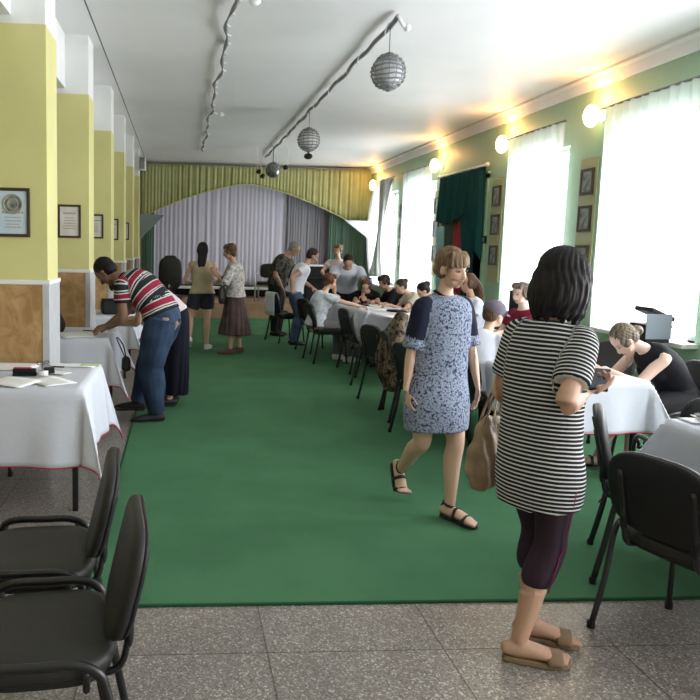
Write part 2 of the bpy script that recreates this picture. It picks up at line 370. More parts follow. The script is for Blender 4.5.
tag(o, 'wide green curtain hanging at the right edge of the stage', 'curtain')
# triangular boards in the corners of the stage opening
M['board_white'] = mat('board_white', (0.46, 0.50, 0.56), 0.7, 0.2)
g = G(); g.prism([(3.90, 2.30), (4.74, 2.30), (4.74, 1.70)], 1, 17.3, 17.36); o = g.build('corner_board', 'board_white', bevel=0.01)
tag(o, 'white triangular board in the right corner of the stage opening', 'board')
g = G(); g.prism([(-0.97, 2.30), (-0.40, 2.28), (-0.97, 1.70)], 1, 16.39, 16.45); o = g.build('corner_board', 'board_grey', bevel=0.01)
tag(o, 'dark grey triangular board in the left corner of the stage opening', 'board')
# long bench with white top under the curtain
root = thing('stage_bench', 'long low white-topped bench under the lilac stage curtain', 'bench', (0, 0, 0))
g = G(); g.bb((-0.3, 18.05, 0.545), (3.0, 18.40, 0.60)); g.build('bench_top', 'white_paint', root, bevel=0.006)
for x in (-0.2, 1.0, 1.9, 2.9):
    g = G(); g.bb((x-0.03, 18.08, 0.34), (x+0.03, 18.37, 0.545)); g.build('leg', 'black_metal', root)

# ------------------------------------------------------------------ curtains on the windows
M['drape_grey'] = mat('drape_grey', (0.42, 0.43, 0.43), 0.85, 0.1)
def sheer_rows(a, b, seed, zt=3.19, zb=0.81, bulge=None):
    r = np.random.default_rng(seed); wv = int((b-a)*7); n = wv*9; P = []; ph = r.uniform(0, 6, 3)
    for i in range(16):
        t = i/15; row = []
        for u in np.linspace(0, 1, n):
            A = 0.028
            off = A*(math.sin(2*math.pi*wv*u+ph[0])*0.7+0.4*math.sin(2*math.pi*wv*0.43*u+ph[1]+t))
            xo = XR-0.15+off*0.8; yy = a+(b-a)*u
            if bulge: xo -= bulge(u, t)
            row.append((xo, yy, zt+(zb-zt)*t+(0.012*math.sin(9*u+ph[2]) if t == 1 else 0)))
        P.append(row)
    return P
cur_lab = {2: 'white sheer curtain on the window just right of the frame edge', 3: 'white sheer curtain hanging beside the foreground seats',
           4: 'bright white sheer curtain on the nearest window, behind the woman writing', 5: 'bright white sheer curtain on the window right of the dark doorway',
           6: 'white sheer curtain on the window left of the dark doorway', 7: 'white sheer curtain on the farthest window, next to the stage'}
for i, (a, b) in enumerate(WINS):
    if i < 4: continue
    m = 'sheer'
    bul = (lambda u, t: 0.16*math.sin(math.pi*t)*max(0, u-0.2)+0.10*t*(1-u)) if i == 7 else None
    root = thing('sheer_curtain', cur_lab[i], 'curtain', (0, 0, 0), 0, 'sheer window curtains')
    g = G(); g.grid(sheer_rows(a-0.1, b+0.1, 20+i, bulge=bul)); g.build('cloth', m, root, smooth=True)
    g = G(); P = np.array(sheer_rows(a-0.1, b+0.1, 20+i, 3.20, 3.02)); P[:, :, 0] -= 0.004; g.grid(P); g.build('gathered_heading', 'sheer', root, smooth=True)
    g = G(); g.tube([(XR-0.15, a-0.16, 3.205), (XR-0.15, b+0.16, 3.205)], 0.014, 8); g.build('curtain_rod', 'wire_grey', root)
    if i == 7:
        g = G(); q = np.linspace(0, 1, 24); rs = []
        cen = [(XR-0.24-0.10*t, 15.92+0.34*t+0.08*math.sin(4*t), 3.16-2.15*t) for t in q]; rad = [0.075+0.045*math.cos(5.5*t)+0.03*t for t in q]
        for c, r_ in zip(cen, rad): rs.append([(c[0]+r_*(1+0.16*math.sin(6*a_+5*c[2]))*math.cos(a_), c[1]+r_*1.2*(1+0.16*math.sin(6*a_+5*c[2]))*math.sin(a_), c[2]) for a_ in np.linspace(0, 2*math.pi, 40, endpoint=False)])
        g.rings(rs); g.build('gathered_tail', 'drape_grey', root, smooth=True)

# ------------------------------------------------------------------ doorway with teal drape
root = thing('door_1', None, None); root['kind'] = 'structure'
g = G(); a, b = DOORY; g.bb((XR-0.03, a-0.10, 0), (XR+0.02, a, 2.82)); g.bb((XR-0.03, b, 0), (XR+0.02, b+0.10, 2.82)); g.bb((XR-0.03, a-0.1, 2.75), (XR+0.02, b+0.1, 2.86)); g.build('door_casing', 'green_wall', root)
g = G(); g.bb((XR+0.95, a-0.1, 0), (XR+1.0, b+0.1, 2.9)); g.bb((XR+0.3, a-0.12, 0), (XR+1.0, a-0.06, 2.9)); g.bb((XR+0.3, b+0.06, 0), (XR+1.0, b+0.12, 2.9)); g.bb((XR+0.3, a-0.1, 2.85), (XR+1.0, b+0.1, 2.9)); g.bb((XR+0.3, a-0.1, -0.05), (XR+1.0, b+0.1, 0)); g.build('passage', 'dark', root)
root = thing('door_drape', 'dark teal velvet drape gathered across the top of the doorway', 'curtain')
P = []
for k in range(22):
    t = k/21; row = []
    for u in np.linspace(0, 1, 90):
        y = a-0.05+(b-a+0.12)*u
        zb = 2.16+0.07*math.sin(6*u+0.3)-0.75*max(0, 0.22-u)/0.22
        z = 2.93+(zb-2.93)*t
        yy = y+0.10*t*math.sin(2.5*u)
        row.append((XR-0.07+(0.022*math.sin(2*math.pi*11*u+0.8*t)+0.02*math.sin(2*math.pi*6.3*u+1.9*t+1))*(0.5+0.7*t), yy, z))
    P.append(row)
g = G(); g.grid(P); g.build('velvet', 'teal', root, smooth=True, solid=0.008)
g = G()
P = []
for k in range(20):
    t = k/19; c = a+0.55-0.12*t; wd = 0.75*(1-0.55*math.sin(math.pi*min(1, t*0.9)*0.8))
    P.append([(XR-0.05+0.035*math.sin(2*math.pi*6*u), c+wd*(u-0.5), 2.35-1.6*t) for u in np.linspace(0, 1, 40)])
g.grid(P); g.build('tail', 'teal', root, smooth=True, solid=0.008)
g = G(); g.tube([(XR-0.07, a-0.12, 2.95), (XR-0.07, b+0.12, 2.95)], 0.02, 8); g.ell((XR-0.07, a-0.13, 2.95), (0.035, 0.035, 0.035)); g.ell((XR-0.07, b+0.13, 2.95), (0.035, 0.035, 0.035)); g.build('curtain_rod', 'white_paint', root, smooth=True)
P = [[(XR-0.09+0.02*math.sin(2*math.pi*4*u), b-0.42+0.10*t*-1+0.38*u*(1-0.3*t)+0.10, 2.05-1.35*t) for u in np.linspace(0, 1, 30)] for t in np.linspace(0, 1, 12)]
g = G(); g.grid(P); o = g.build('pale_drape', 'pale_teal', smooth=True, solid=0.006); tag(o, 'pale blue-green cloth hanging in the left of the doorway', 'curtain')
P = [[(XR+0.02+0.02*math.sin(2*math.pi*3*u), b-1.13+0.62*u+0.05*t, 2.22-0.35*abs(u-0.45)-1.5*t) for u in np.linspace(0, 1, 30)] for t in np.linspace(0, 1, 12)]
g = G(); g.grid(P); o = g.build('red_banner', 'red_cloth', smooth=True, solid=0.006); tag(o, 'red cloth hanging inside the doorway under the teal drape', 'cloth')

# ------------------------------------------------------------------ wall lamps on the right wall
def wall_lamp(y, lab):
    root = thing('wall_lamp', lab, 'lamp', (XR, y, 3.16), 0, 'lit globe lamps on the right wall')
    g = G(); g.tube([(0, 0, 0), (-0.025, 0, 0)], 0.07, 20); g.build('wall_plate', 'white_paint', root, smooth=False)
    g = G(); g.tube([(-0.02, 0, 0.0), (-0.09, 0, 0.0)], 0.012, 10); g.build('arm', 'chrome', root, smooth=True)
    g = G(); g.ell((-0.155, 0, 0), (0.085, 0.085, 0.125), nu=24, nv=16); g.build('globe', 'lamp_glass', root, smooth=True)
    ld = bpy.data.lights.new('globe_bulb', 'POINT'); ld.energy = 27; ld.color = (1.0, 0.46, 0.15); ld.shadow_soft_size = 0.08
    lo = bpy.data.objects.new('globe_bulb', ld); C.objects.link(lo); lo.parent = root; lo.location = (-0.17, 0, 0.20)
wall_lamp(8.06, 'lit globe lamp nearest the viewer, beside the big window')
wall_lamp(10.36, 'lit globe lamp just right of the teal doorway drape')
wall_lamp(13.15, 'lit globe lamp just left of the teal doorway drape')
wall_lamp(17.45, 'small lit globe lamp farthest away, beside the stage valance')

# ------------------------------------------------------------------ framed pictures
g_cert = 'certificates on the yellow piers'
def cert(x, y, z, wd, ht, lab, style):
    root = thing('framed_certificate', lab, 'certificate', (x, y, z), 0, g_cert)
    t = 0.022; g = G(); d = 0.022
    for (ax, az, bx, bz) in ((-wd/2, -ht/2, wd/2, -ht/2+t), (-wd/2, ht/2-t, wd/2, ht/2), (-wd/2, -ht/2+t, -wd/2+t, ht/2-t), (wd/2-t, -ht/2+t, wd/2, ht/2-t)): g.bb((ax, -d, az), (bx, 0, bz))
    g.build('frame', 'frame_wood', root, bevel=0.003)
    pm = 'cert_blue' if style == 0 else 'cert_cream'
    if pm not in M: M[pm] = mat(pm, (0.66, 0.74, 0.80) if style == 0 else (0.72, 0.71, 0.68), 0.35, 0.4, col2=(0.50, 0.62, 0.74) if style == 0 else (0.60, 0.56, 0.5), nscale=3 if style == 0 else 6)
    g = G(); g.bb((-wd/2+t*0.9, -0.010, -ht/2+t*0.9), (wd/2-t*0.9, -0.004, ht/2-t*0.9)); g.build('sheet', pm, root)
    if style == 0:
        g = G(); g.tube([(0, -0.013, ht*0.17), (0, -0.010, ht*0.17)], 0.068, 28); g.build('emblem', mat('emblem_dark', (0.10, 0.11, 0.10), 0.6, col2=(0.33, 0.33, 0.28), nscale=28), root)
        g = G(); q = [(0.064*math.cos(k*math.pi/12), -0.014, ht*0.17+0.064*math.sin(k*math.pi/12)) for k in range(24)]; g.tube(q, 0.006, 6, loop=True); g.tube([(0.036*math.cos(k*math.pi/12), -0.014, ht*0.17+0.036*math.sin(k*math.pi/12)) for k in range(24)], 0.004, 6, loop=True); g.build('emblem_ring', mat('emblem_ring', (0.32, 0.33, 0.27), 0.5), root)
    g = G(); rows = [0.0, -0.05, -0.085, -0.12, -0.15] if style == 0 else [0.12, 0.05, 0.01, -0.03, -0.07, -0.11]
    r = np.random.default_rng(int(y*10))
    for k, zz in enumerate(rows):
        wl = wd*(0.28 if k else 0.36)*r.uniform(0.7, 1.0); n = 7
        for j in range(n):
            c = -wl+2*wl*(j+0.5)/n; g.bb((c-wl/n*0.75, -0.0115, zz*ht/0.5-0.004*(2 if k == 0 else 1)), (c+wl/n*0.75, -0.0100, zz*ht/0.5+0.004*(2 if k == 0 else 1)))
    g.build('printed_lines', mat('print_brown', (0.42, 0.36, 0.22) if style == 0 else (0.35, 0.25, 0.22), 0.7), root)
cert(-1.185, 5.21, 1.808, 0.238, 0.340, 'framed light blue certificate with round emblem on the nearest pier', 0)
cert(-1.145, 7.51, 1.825, 0.232, 0.335, 'framed cream certificate on the second pier from the viewer', 1)
cert(-1.165, 9.80, 1.835, 0.235, 0.32, 'framed certificate on the third pier from the viewer', 1)
cert(-1.155, 11.95, 1.845, 0.24, 0.34, 'framed certificate on the fourth pier from the viewer', 1)
cert(-1.125, 14.05, 1.86, 0.22, 0.33, 'dark-edged framed certificate on the fifth pier from the viewer', 1)
# picture strips on the right wall piers
M['strip_yellow'] = mat('strip_yellow', (0.36, 0.36, 0.20), 0.6, 0.3)
def strip(y0, y1, lab): 
    g = G(); g.bb((XR-0.022, y0, 1.15), (XR-0.003, y1, 2.72)); o = g.build('display_board', 'strip_yellow', bevel=0.004); tag(o, lab, 'board', 'narrow yellow display boards on the right wall')
def wall_photo(y, z, lab, wd=0.24, ht=0.30):
    root = thing('wall_photograph', lab, 'picture', (XR-0.022, y, z), 0, 'small framed photographs on the right wall')
    t = 0.03; g = G()
    for (ay, az, by, bz) in ((-wd/2, -ht/2, wd/2, -ht/2+t), (-wd/2, ht/2-t, wd/2, ht/2), (-wd/2, -ht/2+t, -wd/2+t, ht/2-t), (wd/2-t, -ht/2+t, wd/2, ht/2-t)): g.bb((-0.022, ay, az), (0, by, bz))
    g.build('frame', 'frame_wood', root)
    g = G(); g.bb((-0.010, -wd/2+t, -ht/2+t), (-0.002, wd/2-t, ht/2-t)); g.build('print', 'photo_a', root)
names = ['top', 'middle', 'lowest']
for (y0, y1, where) in ((8.08, 8.44, 'on the pier behind the woman in stripes'), (10.52, 10.90, 'on the pier right of the doorway'), (13.12, 13.42, 'on the pier left of the doorway'), (15.25, 15.62, 'on the farthest pier between two windows')):
    strip(y0, y1, 'narrow yellow display board '+where)
    for k, z in enumerate((2.45, 2.02, 1.56)): wall_photo((y0+y1)/2, z, '%s small dark framed photograph %s' % (names[k], where), min(0.27, y1-y0-0.04))
g = G(); g.bb((XR-0.03, 10.62-0.0+0.28, 1.72), (XR-0.0, 11.06, 1.90)); 
root = thing('light_switch', 'small black switch box beside the doorway frame', 'switch', (XR, 11.08, 1.80))
g = G(); g.bb((-0.035, -0.045, -0.06), (0, 0.045, 0.06)); g.build('box', 'black_plastic', root, bevel=0.006)
g = G(); g.bb((-0.045, -0.02, -0.03), (-0.03, 0.02, 0.03)); g.build('rocker', 'wire_grey', root)

# ------------------------------------------------------------------ on the ceiling
X1 = 1.84
root = thing('cable_conduit', 'straight grey cable bundle along the ceiling with hanging wire balls', 'cable')
g = G(); g.tube([(X1+0.012*math.sin(k*1.7), 6.4+9.9*k/40, CEIL-0.045-0.02*abs(math.sin(k*0.55))) for k in range(41)], 0.022, 8, sub=2); g.build('cable', 'wire_grey', root, smooth=True)
g = G(); q = [(X1+0.024*math.cos(k*0.5), 6.4+9.9*k/240, CEIL-0.058+0.02*math.sin(k*0.5)) for k in range(241)]; g.tube(q, 0.006, 5); g.build('wrapped_cord', 'white_paint', root, smooth=True)
g = G(); g.tube([(X1, 6.4, CEIL-0.03), (X1+0.05, 6.42, CEIL-0.10), (X1+0.09, 6.44, CEIL-0.12)], 0.018, 8, sub=3); g.ell((X1+0.10, 6.44, CEIL-0.12), (0.035, 0.035, 0.035)); g.build('end_bracket', 'white_paint', root, smooth=True)
X2 = 0.405
root = thing('cable_garland', 'wavy grey tinsel cord along the left of the ceiling', 'cable')
q = [(X2+0.035*math.sin(t*1.9)*math.sin(t*0.7), 5.5+10.2*k/80, CEIL-0.03-0.035*abs(math.sin(t*0.8))) for k, t in enumerate(np.linspace(0, 20, 81))]
g = G(); g.tube(q, [0.016+0.007*math.sin(k*1.3) for k in range(81)], 8, sub=2); g.build('tinsel', 'wire_grey', root, smooth=True)
g = G(); q2 = [(p[0]+0.02*math.cos(k*0.8)+0.02, p[1], p[2]+0.015*math.sin(k*0.8)) for k, p in enumerate(smooth_path(np.array(q), np.ones((81, 2)), 3)[0])]; g.tube(q2, 0.005, 5); g.build('white_cord', 'white_paint', root, smooth=True)
for y, x in ((6.1, X2+0.03), (11.2, X2+0.03)):
    g = G(); g.tube([(x, y, CEIL), (x, y, CEIL-0.05), (x+0.10, y, CEIL-0.065)], 0.014, 8); g.ell((x+0.13, y, CEIL-0.07), (0.05, 0.04, 0.035)); g.build('bulb_holder', 'white_paint', root, smooth=True)
g = G(); g.tube([(-0.80, YF+0.1, CEIL-0.11), (-0.80, 5.0, CEIL-0.13), (-0.80, 10, CEIL-0.16), (-0.82, 16.4, CEIL-0.22), (-0.84, 17.9, CEIL-0.30)], 0.007, 6, sub=8); o = g.build('black_wire', 'wire', smooth=True); tag(o, 'thin black wire strung below the ceiling along the piers', 'wire')
def wire_ball(y, z, r, lab, x=X1):
    root = thing('wire_ball', lab, 'ball', (x, y, z), 0, 'wire balls hanging from the ceiling')
    g = G()
    for k in range(1, 12):
        t = -math.pi/2+math.pi*k/12; rr = r*math.cos(t); zz = r*math.sin(t)
        g.tube([(rr*math.cos(a)*(1+0.02*math.sin(5*a+k)), rr*math.sin(a), zz+0.006*math.sin(3*a+k)) for a in np.linspace(0, 2*math.pi, 28, endpoint=False)], 0.0085, 6, loop=True)
    g.build('wire_rings', 'wire_grey', root, smooth=True)
    g = G()
    for k in range(7):
        a = math.pi*k/7
        g.tube([(r*0.985*math.cos(a)*math.cos(t), r*0.985*math.sin(a)*math.cos(t), r*0.985*math.sin(t)) for t in np.linspace(0, 2*math.pi, 28, endpoint=False)], 0.004, 5, loop=True, ref=(-math.sin(a), math.cos(a), 0))
    g.build('ribs', 'wire_grey', root, smooth=True)
    g = G(); g.ell((0, 0, 0), (r*0.86, r*0.86, r*0.86), nu=24, nv=16); g.build('pale_core', mat('ball_core', (0.72, 0.72, 0.74), 0.6), root, smooth=True)
    g = G(); g.tube([(0, 0, r*0.95), (0, 0, CEIL-z-0.03)], 0.004, 6); g.tube([(0, 0, r*0.95), (0, 0, r*1.08)], 0.03, 12); g.build('hanger', 'wire', root)
    return root
wire_ball(6.62, 3.20, 0.155, 'large wire ball hanging nearest the viewer')
b2 = wire_ball(10.75, 3.19, 0.165, 'middle wire ball hanging above a small black spotlight')
root = thing('spotlight', 'small black spotlight hanging under the middle wire ball', 'spotlight', (X1, 10.75, 2.955))
g = G(); g.ell((0, 0, 0), (0.065, 0.065, 0.045)); g.build('housing', 'black_plastic', root, smooth=True)
g = G(); g.tube([(0, 0, 0.04), (0, 0, 0.085)], 0.012, 8); g.build('stem', 'wire', root)
root = thing('mirror_ball', 'faceted grey mirror ball farthest away in front of the valance', 'ball', (X1, 14.95, 3.19), 0, 'wire balls hanging from the ceiling')
g = G(); g.ell((0, 0, 0), (0.16, 0.16, 0.16), nu=22, nv=14); g.build('facets', mat('mirror_facets', (0.30, 0.30, 0.30), 0.3, 0.5, 0.7, col2=(0.07, 0.07, 0.07), nscale=28), root)
g = G(); g.tube([(0, 0, 0.15), (0, 0, CEIL-3.19)], 0.01, 8); g.build('hanger', 'wire', root)
for k, (dx, dy, dz) in enumerate(((-0.33, 0, -0.02), (-0.24, 0.1, -0.10), (0.30, 0, 0.08), (0.10, 0.2, 0.15))):
    lab = ['small black spotlight left of the mirror ball', 'small black spotlight low and close beside the mirror ball', 'small black spotlight right of the mirror ball', 'small black spotlight above and behind the mirror ball'][k]
    root = thing('spotlight', lab, 'spotlight', (X1+dx, 14.95+dy, 3.22+dz), 0, 'spotlights around the mirror ball')
    g = G(); g.tube([(0, 0, -0.03), (0.03 if dx < 0 else -0.03, 0, -0.05), (0.07 if dx < 0 else -0.07, -0.02, -0.06)], [0.04, 0.05, 0.045], 10); g.build('housing', 'black_plastic', root, smooth=True)
    g = G(); g.tube([(0, 0, -0.03), (0, 0, CEIL-3.22-dz)], 0.008, 6); g.build('bracket', 'white_paint', root)
root = thing('wall_speaker', 'small white speaker on the last pier near the stage valance', 'speaker', (XL+0.09, 15.85, 3.35))
g = G(); g.bb((-0.09, -0.08, -0.16), (0.06, 0.08, 0.14)); g.build('cabinet', 'white_paint', root, bevel=0.01)
g = G(); g.bb((-0.07, -0.09, -0.13), (0.04, -0.078, 0.11)); g.build('grille', 'wire_grey', root)

# ------------------------------------------------------------------ people
def skin_mat(name, col):
    m = bpy.data.materials.new(name); m.use_nodes = True; nt = m.node_tree; b = nt.nodes['Principled BSDF']
    b.inputs['Roughness'].default_value = 0.5; b.inputs['Specular IOR Level'].default_value = 0.35
    prev = None
    base = nt.nodes.new('ShaderNodeRGB'); base.outputs[0].default_value = (*col, 1); prev = base.outputs[0]
    for at, c in (('lip', (col[0]*0.72, col[1]*0.42, col[2]*0.42)), ('blush', (col[0]*1.02, col[1]*0.80, col[2]*0.74)), ('brow', (0.09, 0.055, 0.04))):
        a = nt.nodes.new('ShaderNodeAttribute'); a.attribute_name = at
        mx = nt.nodes.new('ShaderNodeMix'); mx.data_type = 'RGBA'; nt.links.new(a.outputs['Fac'], mx.inputs[0]); nt.links.new(prev, mx.inputs[6]); mx.inputs[7].default_value = (*c, 1); prev = mx.outputs[2]
    nt.links.new(prev, b.inputs['Base Color']); return m
SKIN = {'light': skin_mat('skin_light', (0.58, 0.37, 0.27)), 'tan': skin_mat('skin_tan', (0.46, 0.275, 0.19)), 'brown': skin_mat('skin_brown', (0.24, 0.135, 0.09)), 'pale': skin_mat('skin_pale', (0.66, 0.46, 0.37))}
def hair_mat(name, col, col2):
    m = bpy.data.materials.new(name); m.use_nodes = True; nt = m.node_tree; b = nt.nodes['Principled BSDF']; b.inputs['Roughness'].default_value = 0.58; b.inputs['Specular IOR Level'].default_value = 0.22
    tc = nt.nodes.new('ShaderNodeTexCoord'); mp = nt.nodes.new('ShaderNodeMapping'); mp.inputs['Scale'].default_value = (75, 75, 7); n = nt.nodes.new('ShaderNodeTexNoise'); n.inputs['Scale'].default_value = 1.0; n.inputs['Detail'].default_value = 3
    nt.links.new(tc.outputs['Object'], mp.inputs[0]); nt.links.new(mp.outputs[0], n.inputs['Vector'])
    mx = nt.nodes.new('ShaderNodeMix'); mx.data_type = 'RGBA'; mx.inputs[6].default_value = (*col, 1); mx.inputs[7].default_value = (*col2, 1)
    r = nt.nodes.new('ShaderNodeMapRange'); r.inputs[1].default_value = 0.35; r.inputs[2].default_value = 0.65; nt.links.new(n.outputs[0], r.inputs[0]); nt.links.new(r.outputs[0], mx.inputs[0]); nt.links.new(mx.outputs[2], b.inputs['Base Color'])
    bp = nt.nodes.new('ShaderNodeBump'); bp.inputs['Strength'].default_value = 0.35; bp.inputs['Distance'].default_value = 0.006; nt.links.new(n.outputs[0], bp.inputs['Height']); nt.links.new(bp.outputs[0], b.inputs['Normal'])
    return m
HAIR = {'black': hair_mat('hair_black', (0.006, 0.005, 0.006), (0.013, 0.010, 0.010)), 'dark': hair_mat('hair_dark', (0.018, 0.012, 0.010), (0.045, 0.03, 0.022)),
        'brown': hair_mat('hair_brown', (0.06, 0.032, 0.018), (0.12, 0.065, 0.035)), 'auburn': hair_mat('hair_auburn', (0.075, 0.028, 0.016), (0.14, 0.06, 0.03)),
        'blond': hair_mat('hair_blond', (0.105, 0.062, 0.036), (0.235, 0.150, 0.088)), 'ash': hair_mat('hair_ash', (0.055, 0.042, 0.033), (0.26, 0.205, 0.15)), 'grey': hair_mat('hair_grey', (0.16, 0.15, 0.145), (0.30, 0.29, 0.28))}
M['eye_white'] = mat('eye_white', (0.42, 0.40, 0.38), 0.25, 0.5); M['iris'] = mat('iris', (0.03, 0.025, 0.02), 0.2, 0.5)

class Prim:
    __slots__ = ('P', 'R', 's0', 'grp')
    def __init__(s, P, R, s0, grp): s.P = P; s.R = R; s.s0 = s0; s.grp = grp

class Blob:
    """overlapping closed shapes fused into one continuous surface"""
    def __init__(s): s.g = G(); s.pr = []
    def tube(s, pts, R, ref=None, sub=4, seg=14, s0=0.0, grp=0, caps=True):
        pts = np.array(pts, float); R2 = np.array([(q, q) if np.isscalar(q) else q for q in R], float)
        if len(pts) > 2 and sub > 1: P, RR = smooth_path(pts, R2, sub)
        else: P, RR = pts, R2
        if caps:
            t0 = unit(P[0]-P[1]); t1 = unit(P[-1]-P[-2]); a, b = RR[0], RR[-1]
            pa, ra, pb, rb = [], [], [], []
            for k in (0.95, 0.7, 0.4): pa.append(P[0]+t0*min(a)*0.8*k); ra.append(a*math.sqrt(max(0.02, 1-k*k)))
            for k in (0.4, 0.7, 0.95): pb.append(P[-1]+t1*min(b)*0.8*k); rb.append(b*math.sqrt(max(0.02, 1-k*k)))
            Pf = np.vstack([pa, P, pb]); Rf = np.vstack([ra, RR, rb])
        else: Pf, Rf = P, RR
        s.g.rings(sweep(Pf, Rf, seg, ref), True)
        # dense samples for later attribution
        L = np.r_[0, np.cumsum(np.linalg.norm(np.diff(P, axis=0), axis=1))]
        s.pr.append(Prim(P, RR.mean(1), s0+L, grp)); return s
    def ell(s, c, r, axes=None, grp=0, s0=0.0, attr=True):
        s.g.ell(c, r, axes, 18, 12)
        if attr: s.pr.append(Prim(np.array([c]), np.array([np.mean(r)]), np.array([s0]), grp))
        return s
    def fuse(s, vox, smooth=4, fac=0.5):
        me = bpy.data.meshes.new('tmp'); me.from_pydata(s.g.v, [], s.g.f)
        bm = bmesh.new(); bm.from_mesh(me); bmesh.ops.recalc_face_normals(bm, faces=bm.faces); bm.to_mesh(me); bm.free()
        o = bpy.data.objects.new('tmp', me); C.objects.link(o)
        d = o.modifiers.new('r', 'REMESH'); d.mode = 'VOXEL'; d.voxel_size = vox; d.use_smooth_shade = True
        if smooth: q = o.modifiers.new('s', 'SMOOTH'); q.factor = fac; q.iterations = smooth
        dg = bpy.context.evaluated_depsgraph_get(); dg.update()
        me2 = bpy.data.meshes.new_from_object(o.evaluated_get(dg))
        bpy.data.objects.remove(o); bpy.data.meshes.remove(me)
        me2.materials.clear()
        return me2
    def attribute(s, me, axes=None):
        n = len(me.vertices); X = np.empty(n*3); me.vertices.foreach_get('co', X); X = X.reshape(-1, 3)
        best = np.full(n, 1e9); sl = np.zeros(n); gp = np.zeros(n, int)
        for pi, p in enumerate(s.pr):
            m = len(p.P)
            T = np.zeros((m, 3))
            if m > 1:
                for i in range(m): T[i] = unit(p.P[min(i+1, m-1)]-p.P[max(i-1, 0)])
            D = np.linalg.norm(X[:, None, :]-p.P[None], axis=2); k = np.argmin(D/np.maximum(p.R, .01)[None], axis=1)
            idx = np.arange(n); dd = D[idx, k]/np.maximum(p.R[k], .01)
            sv = p.s0[k]+np.einsum('ij,ij->i', X-p.P[k], T[k])
            if axes and pi in axes: sv = (X-np.array(axes[pi][0]))@np.array(axes[pi][1])+axes[pi][2]
            q = dd < best; best[q] = dd[q]; sl[q] = sv[q]; gp[q] = p.grp
        a = me.attributes.new('sl', 'FLOAT', 'POINT'); a.data.foreach_set('value', sl.astype(np.float32))
        return X, gp, sl
def link_mesh(name, me, mats, parent, gp=None):
    for m in mats: me.materials.append(M[m] if isinstance(m, str) else m)
    me.polygons.foreach_set('use_smooth', [True]*len(me.polygons))
    if gp is not None and len(mats) > 1:
        vi = np.array([p.vertices[0] for p in me.polygons]); me.polygons.foreach_set('material_index', gp[vi].astype(np.int32))
    me.name = name; o = bpy.data.objects.new(name, me); C.objects.link(o); o.parent = parent; return o

def ik(a, t, l1, l2, pole):
    a = np.array(a); t = np.array(t); d = t-a; L = np.linalg.norm(d); L = min(L, (l1+l2)*0.998); L = max(L, abs(l1-l2)+0.02)
    u = unit(d); x = (l1*l1-l2*l2+L*L)/(2*L); h = math.sqrt(max(l1*l1-x*x, 0)); p = np.array(pole, float); p = unit(p-u*np.dot(p, u))
    return a+u*x+p*h, a+u*L

def hand(B, wrist, fd, nd, side, curl=0.5, s=1.0, fat=1.0, spread=1.0, thumb=0.6):
    """palm, four fingers and a thumb; fd finger direction, nd palm normal (curls towards it); side +1 right hand, -1 left"""
    fd = unit(fd); nd = np.array(nd, float); nd = unit(nd-fd*np.dot(nd, fd)); lat = unit(np.cross(fd, nd))*side   # towards the thumb
    w = np.array(wrist)
    B.tube([w-fd*0.02*s, w+fd*0.02*s, w+fd*0.055*s, w+fd*0.088*s], [(0.025*s, 0.019*s), (0.030*s, 0.017*s), (0.040*s, 0.0165*s), (0.039*s, 0.014*s)], ref=lat, sub=3)
    for k, (o, L) in enumerate(((0.031, 0.072), (0.0105, 0.082), (-0.0105, 0.076), (-0.031, 0.060))):
        p = w+fd*0.082*s+lat*o*s; d = unit(fd+lat*o*3.0*spread); a = curl*0.5; P = [p-d*0.01*s]; P.append(p)
        for j, f in enumerate((0.45, 0.32, 0.23)):
            ang = a*(0.9+0.5*j+0.08*k); a_dir = d*math.cos(ang)+nd*math.sin(ang); p = p+a_dir*L*f*s; P.append(p); a += curl*0.28
        r = 0.0090*s*fat*(0.92 if k == 3 else 1.0); B.tube(P, [r*1.1, r*1.08, r, r*0.93, r*0.8], sub=2, seg=10)
    p = w+fd*0.022*s+lat*0.026*s; d = unit(lat*0.75+fd*0.75+nd*0.35*thumb); q = p+d*0.042*s; d2 = unit(d*0.6+fd*0.7+nd*0.35*curl); r2 = q+d2*0.032*s; d3 = unit(d2+fd*0.3+nd*0.4*curl-lat*0.2)
    B.tube([p-d*0.015*s, p, q, r2, r2+d3*0.024*s], [0.014*s, 0.0135*s, 0.0112*s*fat, 0.0102*s*fat, 0.008*s*fat], sub=2, seg=10)

